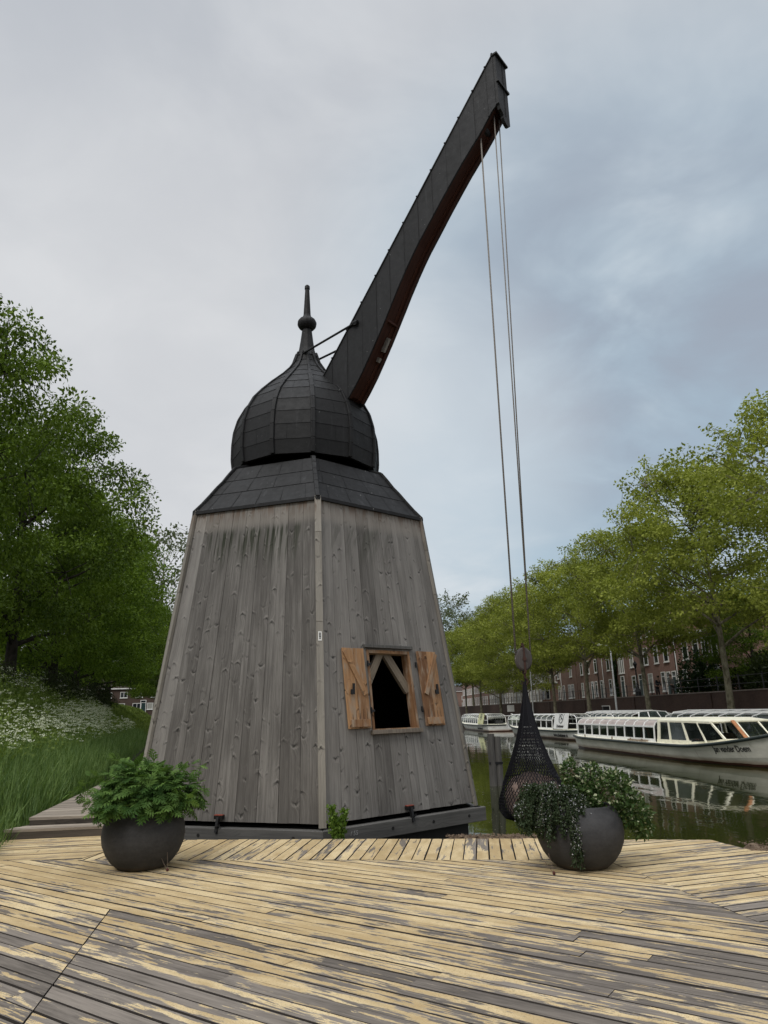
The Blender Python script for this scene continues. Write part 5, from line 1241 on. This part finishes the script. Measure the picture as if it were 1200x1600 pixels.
# boats further up the canal, bows pointing away, with advertising panels
def panelboat(loc,rz,L,label,pm,url,logo,xs,n,x0,x1):
    Bt=Boat('tour_boat',loc,rz,L,3.5,label,hm=M_hullw)
    Bt.saloon(x0,x1,n,1.5,zt=1.26,zr=1.62,inn=.42,roofm=M_wfr,panelm=M_glr,seat=M_seat)
    e=Bt.e
    # advertising panel on the camera side (local +y)
    a,b=xs
    z0,z1=Bt.g+.08,1.72
    P=[(a,1.60,z0),(b,1.60,z0),(b+.12,1.32,z1),(a+.25,1.32,z1)]
    m=MB(); m.prism(P,(0,.02,.006)); pn=m.build('panel',pm,e)
    lean=lambda z: 1.60-.28*(z-z0)/(z1-z0)+.03
    cxm=(a+b)/2+.1; zm=z0+.66*(z1-z0)
    m=MB(); 
    for rr_,w_ in ((.30,.022),(.25,.012)):
        pts=[(cxm+rr_*1.25*math.cos(q),lean(zm+rr_*math.sin(q))+.006,zm+rr_*math.sin(q)) for q in [2*math.pi*k/28 for k in range(29)]]; m.tube(pts,w_*.6,4,cap=False)
    pts=[(cxm-.24+.48*k/14,lean(zm)+.01,zm+.09*math.sin(k/14*6.28)-.05) for k in range(15)]; m.tube(pts,.022,4)
    m.add([(cxm+.15,lean(zm),zm+.16),(cxm-.10,lean(zm),zm+.16),(cxm+.02,lean(zm)+.01,zm+.0)],[(0,1,2)])
    m.build('logo',simple('dark logo print',(.06,.075,.075),.6),pn)
    for k in (-.45,0,.42): 
        m=MB(); m.add([(cxm+k-.07,lean(z1-.06)+.004,z1-.07),(cxm+k+.07,lean(z1-.06)+.004,z1-.07),(cxm+k,lean(z1-.12)+.004,z1-.15)],[(0,1,2)]); m.build('lamp',M_let,pn)
    if logo: text_obj('lettering',logo,.27,M_let,lambda x,y,z: (cxm-x,lean(z0+.10+y)+.004+z,z0+.10+y),pn,bold=.006,ext=.003)
    letters(Bt,url,.30,xs[0]+1.35,.20,dirx=-1,sgn=1,bold=.01)
    # curved tubular rail round the stern
    m=MB(); pts=[(a+.1,1.3,1.62),(.6,1.3,1.60),(.25,1.3,1.45),(.1,1.35,1.2),(.05,1.4,Bt.g)]
    for sgn in (1,-1): m.tube([(x,y*sgn,z) for x,y,z in pts],.028,6); m.tube([(x,y*sgn,Bt.g+.45) for x,y in ((a,1.45),(.1,1.4))],.02,6)
    m.tube([(.25,-1.3,1.45),(.25,1.3,1.45)],.028,6); m.build('rail',M_wfr,e)
    m=MB()
    for y in (-1.3,-.45,.45,1.3): m.bar((x1+.9,y*1.05,Bt.g+.05),(x1+.05,y*.8,1.64),.06,.05)
    m.bar((x1+.9,-1.4,Bt.g+.06),(x1+.9,1.4,Bt.g+.06),.06,.12); m.build('end_frame',M_wfr,e)
    return Bt
M_ylp=simple('pale yellow print',(.50,.50,.26),.5,var=.2,scale=2)
panelboat((13.6,48.6,WZ),along(13.6,48.6,11.0,66.2),17.6,'white tour boat behind the cargo net with a white logo panel',M_white,'www.schuttevaer.nl','Schuttevaer',(1.1,3.7),9,4.2,14.4)
panelboat((11.0,72.6,WZ),along(11.0,72.6,9.6,90),17.0,'white tour boat farthest up the canal with a pale yellow panel, beside the crane',M_ylp,'www.schuttevaer.nl',None,(1.2,3.9),8,4.4,13.6)
# ------------------------------------------------------------ quay wall, railing, houses
def brick(name,a,b,mortar,sc=1.0,bump=.3):
    t=NT(name); p=t.obj(); x,y,z=t.sep(p)
    v_=t.xyz(t.math('ADD',x,y),z,0.0)
    br=t.n('ShaderNodeTexBrick',{'Vector':v_,'Color1':tuple(a)+(1,),'Color2':tuple(b)+(1,),'Mortar':tuple(mortar)+(1,),'Scale':sc,'Mortar Size':.010,'Brick Width':.22,'Row Height':.065,'Bias':0.0})
    n=t.noise(p,.45,5,.65); n2=t.noise(p,4,4,.6)
    c=t.mix(t.math('MULTIPLY',t.ss(n,.42,.75),.45),br.outputs[0],[q*.45 for q in a]); c=t.mix(t.math('MULTIPLY',t.ss(n2,.5,.75),.3),c,[q*1.5 for q in b])
    return t.finish(c,.9,t.bump(br.outputs['Fac'],bump,.006),0,.2)
M_wallb=brick('dark quay brick',(.050,.028,.022),(.072,.040,.030),(.055,.045,.038)); M_bk1=brick('red brown house brick',(.25,.135,.105),(.31,.175,.14),(.17,.14,.12)); M_bk2=brick('brown house brick',(.22,.13,.10),(.275,.165,.13),(.16,.13,.11)); M_bk3=brick('yellow grey brick',(.17,.145,.10),(.22,.19,.135),(.2,.18,.15)); M_bkl=brick('dark left house brick',(.065,.04,.032),(.09,.055,.043),(.08,.07,.06))
M_cop=simple('grey coping stone',(.16,.13,.11),.85); M_tile=simple('orange roof tiles',(.10,.045,.03),.8,var=.35,scale=3); M_tiled=simple('dark roof tiles',(.05,.035,.03),.8); M_hw=simple('house white paint',(.72,.72,.69),.5,var=.12); M_door=simple('dark green door',(.012,.035,.035),.4); M_curt=simple('pale curtain behind glass',(.30,.30,.27),.5)
M_hg=glass_mat('house window glass',(.018,.022,.025),.0,.06)
wl=empty('quay_wall',(0,0,0),'long dark red brick quay wall behind the tour boats','wall')
def qslab(name,o0,o1,z0,z1,y0,y1,mat,par):
    m=MB(); slab(m,o0,o1,z0,z1,y0,y1); return m.build(name,mat,par)
qslab('brickwork',-.24,.24,-1.2,2.36,-20,328,M_wallb,wl); qslab('coping',-.28,.29,2.362,2.44,-20,328,M_cop,wl)
for Y in (52,66.5,81,96): 
    m=MB(); m.box((QX(Y)-.30,Y-.3,-1.1),(QX(Y)-.1,Y+.3,2.355)); m.build('pier',M_wallb,wl)
rl=empty('quay_railing',(0,0,0),'black iron railing on top of the quay wall','railing')
m=MB()
for z in (2.85,3.35): m.bar((QX(24),24,z),(QX(150),150,z),.035,.035)
m.build('rail',M_iron,rl)
for k in range(43):
    Y=25+k*2.9; m=MB(); m.bar((QX(Y),Y,2.44),(QX(Y),Y,3.38),.06,.06); m.lathe([(.04,0),(.055,.04),(.03,.1),(0,.12)],6,(QX(Y),Y,3.38)); m.build('post',M_iron,rl)
def house(name,loc,rz,W,H,wallm,label,floors,doors=(),roofm=None,roofh=2.6,depth=9,group='brick houses along the right quay',pipes=(),gut=True,chim=(),gapm=None):
    """facade on local y=0 looking to +y; floors: (z0, height, [(x,width)...])"""
    e=empty(name,loc,label,'house',rz,group)
    m=MB(); m.box((0,-depth,-.4),(W,0,H)); m.build('wall',wallm,e)
    for (z0,h,cols) in floors:
        for (x,w_) in cols:
            m=MB(); t_=.09
            m.box((x,.0,z0),(x+t_,.07,z0+h)); m.box((x+w_-t_,.0,z0),(x+w_,.07,z0+h)); m.box((x+t_,.0,z0+h-t_),(x+w_-t_,.068,z0+h)); m.box((x+t_,.0,z0),(x+w_-t_,.068,z0+t_))
            if w_>1.25: m.box((x+w_*.5-.04,.0,z0+t_),(x+w_*.5+.04,.062,z0+h-t_))
            if h>1.7: m.box((x+t_,.0,z0+h*.74),(x+w_-t_,.060,z0+h*.74+.05))
            fo=m.build('window',M_hw,e)
            m=MB(); m.box((x+t_*.5,.004,z0+t_*.5),(x+w_-t_*.5,.03,z0+h-t_*.5)); m.build('pane',M_curt if (int(x*7+z0*3)%5==0) else M_hg,fo)
            m=MB(); m.box((x-.06,.0,z0-.09),(x+w_+.06,.13,z0-.004)); m.build('sill',M_hw,fo)
    for (x,w_,h) in doors:
        m=MB(); m.box((x,.0,0),(x+.1,.075,h)); m.box((x+w_-.1,.0,0),(x+w_,.075,h)); m.box((x+.1,.0,h-.1),(x+w_-.1,.07,h)); m.box((x+.1,.0,h*.78),(x+w_-.1,.066,h*.78+.07)); d_=m.build('door',M_hw,e)
        m=MB(); m.box((x+.06,.004,.02),(x+w_-.06,.03,h*.78)); m.build('leaf',M_door,d_); m=MB(); m.box((x+.06,.004,h*.785),(x+w_-.06,.03,h-.06)); m.build('pane',M_hg,d_)
    if gut:
        m=MB(); m.box((-.15,.0,H-.03),(W+.15,.38,H+.16)); m.build('gutter',M_hw,e)
    m=MB(); h=roofh; m.add([(-.12,.32,H+.165),(W+.12,.32,H+.165),(W+.12,-depth*.5,H+h),(-.12,-depth*.5,H+h),(-.12,-depth-.2,H+.165),(W+.12,-depth-.2,H+.165)],[(0,1,2,3),(3,2,5,4),(0,3,4),(1,5,2),(0,4,5,1)]); rf=m.build('roof',roofm or M_tile,e)
    for cx_ in chim:
        m=MB(); m.box((cx_-.45,-depth*.5-.4,H+h-1.0),(cx_+.45,-depth*.5+.4,H+h+1.3)); m.box((cx_-.5,-depth*.5-.45,H+h+1.3),(cx_+.5,-depth*.5+.45,H+h+1.42)); m.build('chimney',wallm,rf)
    for px_ in pipes:
        m=MB(); m.tube([(px_,.12,0),(px_,.12,H)],.055,8); m.build('drainpipe',M_hw if px_==pipes[0] else M_iron,e)
    return e
FR=math.atan2(1,-.04)
def HL(Y,o=7.2): return (QX(Y,o),Y,2.25)
house('brick_house',HL(63.3),FR,9.8,5.9,M_bk1,'low brick house with white gutter and orange tiled roof, right of the others',[(.75,2.0,((1.6,1.15),(3.7,1.1),(5.5,1.2))),(3.6,1.75,((1.5,1.1),(3.1,1.35),(5.1,1.2),(7.4,1.2)))],((8.2,1.0,2.7),),M_tile,1.7,chim=(2.2,),pipes=())
house('brick_house',HL(73.1),FR,14.0,9.3,M_bk1,'tall three storey brick house with white drainpipe, behind the two people',[(.75,2.0,((3.6,1.0),(6.9,1.2),(11.8,1.2))),(3.7,1.9,((2.2,1.2),(4.8,1.1),(7.6,1.2),(12.0,1.1))),(6.7,1.7,((1.1,1.0),(3.4,1.2),(6.2,1.2),(8.7,1.0),(11.6,1.3)))],((.9,1.0,2.7),(2.3,1.0,2.7),(9.8,1.1,2.8)),M_tiled,1.3,chim=(11,),pipes=(.35,.55))
# tall white stair window bay on that house
sb=house('brick_house',HL(87.3),FR,20.5,8.9,M_bk2,'brick house with a narrow white stair window and climbing plant',[(.7,2.0,((4.2,1.1),(5.8,1.0),(11.5,1.0),(17.6,1.0))),(3.8,1.8,((4.0,1.3),(6.0,1.1),(11.0,1.2),(14.4,1.2),(17.4,1.1))),(6.6,1.6,((4.1,1.3),(7.2,1.1),(11.0,1.2),(14.4,1.2),(17.4,1.1))),(3.2,4.4,((1.0,.55),(1.65,.55),(2.3,.55)))],((1.3,1.2,2.9),(9.2,1.0,2.7),(13.1,1.0,2.7),(15.0,1.0,2.7)),M_tiled,1.2,chim=(17,),pipes=(8.6,10.6))
wb=house('brick_house',HL(108.2),FR,17,7.2,M_bk2,'brick house with a round bay and white balcony, left of the lamp post',[(.7,2.0,((1.5,1.3),(3.2,1.3),(9.0,1.2),(13,1.2))),(3.8,1.8,((2.0,1.2),(9.0,1.2),(13.0,1.2)))],((6.4,1.0,2.7),),M_tile,2.8,pipes=(7.9,))
m=MB(); m.tube([(10.9+2.2,-.6,.0),(10.9+2.2,-.6,3.2)],2.6,18); by=m.build('bay',M_bk2,wb)
m=MB(); m.tube([(13.1,-.6,3.2),(13.1,-.6,3.45)],2.75,18); m.build('balcony_floor',M_hw,by)
m=MB()
for q in range(19): a=math.pi*q/18; m.bar((13.1+2.6*math.cos(a),-.6+2.6*math.sin(a),3.45),(13.1+2.6*math.cos(a),-.6+2.6*math.sin(a),4.35),.12,.09)
m.tube([(13.1+2.6*math.cos(math.pi*q/18),-.6+2.6*math.sin(math.pi*q/18),4.4) for q in range(19)],.08,6); m.build('balustrade',M_hw,by)
for q in (40,62,84,106,128):
    a=R(q); m=MB(); c_=V((13.1+2.62*math.cos(a),-.6+2.62*math.sin(a),0)); tn=V((-math.sin(a),math.cos(a),0)); nr=V((math.cos(a),math.sin(a),0))
    for s in (-.36,.36): m.bar(c_+tn*s+V((0,0,.75)),c_+tn*s+V((0,0,2.75)),.09,.08,up=nr)
    for z in (.75,2.1,2.75): m.bar(c_-tn*.36+V((0,0,z)),c_+tn*.36+V((0,0,z)),.08,.08)
    f_=m.build('window',M_hw,by); m=MB(); m.bar(c_+nr*.01+V((0,0,.78)),c_+nr*.01+V((0,0,2.72)),.68,.02,up=nr); m.build('pane',M_hg,f_)
def row(n,w_,x0,ww): return tuple((x0+k*w_,ww) for k in range(n))
house('brick_house',HL(125.6),FR,24,8.8,M_bk3,'long yellow grey brick house with many white windows, behind the cargo net',[(.6,2.0,row(9,2.5,1.2,1.3)),(3.6,1.7,row(9,2.5,1.2,1.3)),(6.4,1.5,row(9,2.5,1.2,1.3))],((23.0,.9,2.6),),M_tiled,2.6)
house('brick_house',HL(150.2),FR,32,9.4,M_bk3,'far yellow grey brick house just right of the crane tower',[(.6,2.0,row(12,2.6,.9,1.3)),(3.7,1.7,row(12,2.6,.9,1.3)),(6.6,1.6,row(12,2.6,.9,1.3))],(),M_tiled,2.6)
house('brick_house',HL(183),FR,46,8.6,M_bk2,'farthest brick house at the end of the right quay',[(.6,2.0,row(16,2.8,1.2,1.3)),(3.6,1.7,row(16,2.8,1.2,1.3))],(),M_tiled,2.6)
house('brick_house',(62,336,2.3),math.pi,110,7.5,M_bk2,'far row of brick houses closing the end of the canal',[(.6,2.0,row(20,5,2,1.6)),(3.8,1.8,row(20,5,2,1.6))],(),M_tiled,3,group=None)
# left street
def BL(Y): return (-31.5-.29*(Y-30),Y,3.2)
FL=math.atan2(-.9604,.2785)
house('town_house',BL(98),FL,13,8.5,M_bkl,'town house with broad white window bays at the left edge behind the lime trees',[(.6,2.6,((7.0,1.6),(9.2,1.6),(11.2,1.6),(2,1.4))),(4.2,2.0,((2,1.4),(5,1.4),(8,1.4),(10.6,1.4)))],((4.6,1.1,2.8),),M_tiled,2.8,group='town houses behind the left bank')
m=MB(); m.box((6.8,.0,-.3),(13.0,.9,.55)); m.box((6.8,.0,3.2),(13.0,.95,3.6)); 
for x in (6.85,8.7,10.9,12.8): m.box((x,.0,.55),(x+.25,.9,3.2))
hb=[o for o in COL.objects if o.get('label','').startswith('town house with broad white')][0]; m.build('bay',M_hw,hb)
house('town_house',BL(122),FL,22,6.6,M_bkl,'low dark town house behind the lime tree trunks',[(.7,1.8,row(7,3,1.4,1.3)),(3.6,1.5,row(7,3,1.4,1.3))],((21,.8,2.5),),M_tiled,3,group='town houses behind the left bank')
house('town_house',(-31,152,2.6),math.pi,15.4,4.9,M_bkl,'dark brick house with a white framed door, right beside the crane',[(.7,1.3,((1.2,1.5),(8.0,1.7),(11.2,1.7))),(3.1,1.2,((1.2,1.5),(4.5,1.5),(8.0,1.5),(12,1.5)))],((14.0,1.2,2.6),(16.2-12,1.2,2.6)),M_tiled,3,group='town houses behind the left bank')
house('town_house',(-46.6,152,2.6),math.pi,20,4.9,M_bkl,'dark brick house with small white windows deep between the lime trunks',[(.7,1.3,((1.2,2.2),(4.6,1.8),(8.0,1.7),(12.0,1.7),(16,1.7))),(3.1,1.2,row(6,3.2,1.2,1.5))],((3.6,1.2,2.6),),M_tiled,3,group='town houses behind the left bank')
# climbing plant and the big ivy bush in front of the houses
M_ivy=leaf_mat('ivy leaves',(.010,.026,.008),(.032,.062,.018),.2,.8)
n=3500; p=np.stack([rng.uniform(-.02,.22,n),rng.uniform(-1,1,n)*(.55+.3*rng.random(n)),rng.random(n)*7.5],-1); p[:,1]*=1+.3*np.sin(p[:,2]*1.7)
a=cloud(DIAM,p-np.array([.25,0,0]),rdir(n)*np.array([.3,1,1]),norm(np.array([-1,0,.4])+rng.normal(0,.4,(n,3))),rng.uniform(.12,.26,n),rng.random(n))
cp=empty('climbing_plant',(QX(91.3,7.15),91.3,2.3),'dark climbing plant growing up the house wall behind the white lamp post','climbing plant'); np_mesh('foliage',a[0],a[1],a[2],M_ivy,cp)
m=MB(); m.tube([(-.1,0,-.1),(-.08,.1,2.5),(-.08,-.1,5),(-.08,0,7)],[.06,.05,.04,.02],6); m.build('stem',M_bkd,cp)
ib=bush_mesh(9,1.9,2.6,3.7,5200,.24,M_ivy); st2=MB(); st2.tube([(0,0,-.1),(.1,0,1.2),(.3,.1,2.4)],[.14,.1,.04],7); st2o=st2.build('stem',M_bkd)
place([ib,st2o],(QX(62.5,4.2),62.5,2.2),.3,1.0,'big dark ivy bush at the corner of the low brick house','bush',None,True,'ivy_bush')
gh=[bush_mesh(12,2.6,1.7,2.2,3200,.24,M_bush)]
for i,(Y,o,sc,lab) in enumerate(((57.5,6,1.1,'dark garden shrub right of the ivy bush'),(53.5,5.5,1.35,'dark garden shrub at the right edge behind the railing'),(49,6.5,1.5,'dark garden shrub hidden behind the nearest plane crown'))):
    place(gh,(QX(Y,o),Y,2.2),i,sc,lab,'shrub','garden shrubs behind the railing',i==0,'shrub')
# lamp posts
def pole(loc,lab):
    e=empty('lamp_post',loc,lab,'lamp post',group='white lamp posts on the lower quay')
    m=MB(); m.tube([(0,0,0),(0,0,1.2),(0,0,7.1)],[.11,.095,.06],10); m.tube([(0,0,7.0),(-.15,0,7.3),(-.9,0,7.42)],[.045,.04,.03],8); m.build('pole',simple('pale grey pole',(.42,.43,.42),.5),e,smooth=True)
    m=MB(); m.lathe([(0,-.1),(.16,-.08),(.2,0),(.13,.1),(0,.13)],14,(-1.0,0,7.4)); m.build('lamp_head',M_hw,e,smooth=True)
pole((QX(68.9,-1.0),68.9,-.12),'white lamp post in front of the climbing plant'); pole((QX(102,-1.0),102,-.12),'white lamp post just right of the cargo net rope')
e=empty('street_lantern',(QX(70,1.6),70,2.25),'black ornate cast iron street lantern on the street beside the plane trunk','street lantern')
m=MB(); m.lathe([(.34,0),(.36,.12),(.3,.2),(.26,.6),(.32,.7),(.22,.85),(.12,1.1),(.09,1.3),(.12,1.36),(.075,1.45),(.06,2.6),(.1,2.66),(.05,2.75)],10); m.build('post',M_iron,e)
m=MB(); m.lathe([(.06,2.75),(.19,3.2),(.21,3.22),(.10,3.42),(.03,3.5),(0,3.6)],6); m.build('lantern',M_iron,e)
e=empty('mooring_cabinet',(20.7,70.5,-.12),'small black cabinet with white edge standing on the lower quay above the boat roof','cabinet')
m=MB(); m.box((-.3,-.2,0),(.3,.2,1.75)); m.build('body',M_iron,e,bevel=.03); m=MB(); m.box((.30,-.21,1.1),(.36,.21,1.8)); m.box((-.32,-.215,1.752),(.36,.215,1.8)); m.build('trim',M_white,e)
# small white sign and bench front far on the quay
e=empty('white_board',(QX(118,-.6),118,-.12),'small white board on the quay under the far trees','sign')
m=MB(); m.box((-.75,-.03,1.3),(.75,.03,2.3)); m.build('board',M_white,e); m=MB(); m.box((-.6,-.025,0),(-.52,.025,1.3)); m.box((.52,-.025,0),(.6,.025,1.3)); m.build('leg',M_iron,e)
# ------------------------------------------------------------ two people on the quay
M_skin=simple('skin',(.36,.22,.16),.6)
def skinned(name,pts,edges,mat,par,root=0):
    me=bpy.data.meshes.new(name); me.from_pydata([p[:3] for p in pts],edges,[]); o=bpy.data.objects.new(name,me); COL.objects.link(o); o.parent=par; me.materials.append(mat)
    sk_=o.modifiers.new('skin','SKIN'); sk_.use_smooth_shade=True; bm=bmesh.new(); bm.from_mesh(me); ly=bm.verts.layers.skin.verify(); bm.verts.ensure_lookup_table()
    for i,p in enumerate(pts): bm.verts[i][ly].radius=(p[3],p[4] if len(p)>4 else p[3]); bm.verts[i][ly].use_root=(i==root)
    bm.to_mesh(me); bm.free(); sb_=o.modifiers.new('sub','SUBSURF'); sb_.levels=1; sb_.render_levels=2; return o
def person(loc,rz,lab,jk,tr_,hair,bend=0.0):
    e=empty('person',loc,lab,'person',rz,'people talking on the quay')
    b=bend
    sh=(b*.5,0,1.42); hp=(0,0,.92)
    pts=[(0,0,.94,.14,.10),(b*.2,0,1.15,.13,.09),(b*.5,0,1.40,.15,.09),(b*.62,0,1.52,.055),(b*.75+.01,0,1.60,.085,.09),(b*.8+.015,0,1.72,.085,.095)]
    ed=[(0,1),(1,2),(2,3),(3,4),(4,5)]
    for s in (-1,1):
        o=len(pts); pts+=[(0,s*.09,.88,.085),(.03*s,s*.10,.50,.06),(.0+.04*s,s*.10,.10,.042),(.04*s+.10,s*.11,.035,.04)]; ed+=[(0,o),(o,o+1),(o+1,o+2),(o+2,o+3)]
        o=len(pts); pts+=[(b*.5,s*.20,1.40,.055),(b*.5-.02,s*.25,1.13,.042),(b*.5+.14,s*.20,.93,.032),(b*.5+.20,s*.19,.88,.03)]; ed+=[(2,o),(o,o+1),(o+1,o+2),(o+2,o+3)]; h=o+3
        for q in range(4):
            o=len(pts); L=(.07,.085,.08,.06)[q]; pts+=[(b*.5+.235,s*.19+(q-1.5)*.021,.872,.009),(b*.5+.22+L*.6,s*.19+(q-1.5)*.022,.84-.3*L,.008)]; ed+=[(h,o),(o,o+1)]
        o=len(pts); pts+=[(b*.5+.21,s*.155,.885,.010),(b*.5+.245,s*.14,.862,.009)]; ed+=[(h,o),(o,o+1)]
    skinned('body',pts,ed,M_skin,e)
    k=1.16
    tp_=[(b*.05,0,.90,.17,.125),(b*.2,0,1.15,.16,.12),(b*.5,0,1.40,.175,.115),(b*.58,0,1.475,.075)]; te=[(0,1),(1,2),(2,3)]
    for s in (-1,1): o=len(tp_); tp_+=[(b*.5,s*.205,1.40,.075),(b*.5-.02,s*.255,1.13,.062),(b*.5+.12,s*.205,.955,.05)]; te+=[(2,o),(o,o+1),(o+1,o+2)]
    skinned('jacket',tp_,te,simple('jacket cloth '+lab[:12],jk,.85),e)
    lp_=[(0,0,.94,.155,.12)];le=[]
    for s in (-1,1): o=len(lp_); lp_+=[(0,s*.09,.85,.10),(.03*s,s*.10,.50,.078),(.04*s,s*.10,.09,.062)]; le+=[(0,o),(o,o+1),(o+1,o+2)]
    skinned('trousers',lp_,le,simple('trouser cloth '+lab[:12],tr_,.85),e)
    m=MB(); hx_=b*.8+.0; m.lathe([(.0,.115),(.06,.10),(.095,.055),(.102,.0),(.095,-.05),(.07,-.08)],14,(hx_,0,1.72)); m.build('hair',simple('hair '+lab[:10],hair,.8),e,smooth=True)
    m=MB(); fx=hx_+.105
    m.tube([(fx-.01,0,1.70),(fx+.02,0,1.672)],[.010,.016],6); m.build('nose',M_skin,e); m=MB()
    for s in (-1,1): m.tube([(fx-.012,s*.034,1.712),(fx-.002,s*.034,1.712)],.011,6)
    m.build('eye',M_iron,e)
    return e
person((QX(63.3,.75),63.3,2.25),R(-60),'person in dark jacket and dark trousers by the railing, left of the other one',(.012,.013,.018),(.02,.02,.024),(.05,.035,.025),.25)
person((QX(60.6,.9),60.6,2.25),R(120),'person with a pale top and light bag facing the one in dark clothes',(.23,.22,.20),(.06,.055,.05),(.12,.08,.05),.12)

place(list(dv[1]),(QX(58,6.4),58,2.2),2.2,(.60,.60,.55),'garden lime tree behind the railing at the right edge, beside the low house','tree',None,False,'lime_tree')
# leaves and foam adrift on the water beside the crane
n=420; p=np.stack([rng.uniform(1.5,4.8,n),rng.uniform(10.4,22,n),np.full(n,-.496)],-1)
a=cloud(DIAM,p,norm(rng.normal(0,1,(n,3))*np.array([1,1,0])),np.tile(np.array([0,0,1.]),(n,1)),rng.uniform(.015,.055,n),rng.random(n))
tag(np_mesh('floating_leaves',a[0],a[1],a[2],leaf_mat('drifting leaves',(.10,.10,.05),(.34,.33,.24),.0,3)),kind='stuff')
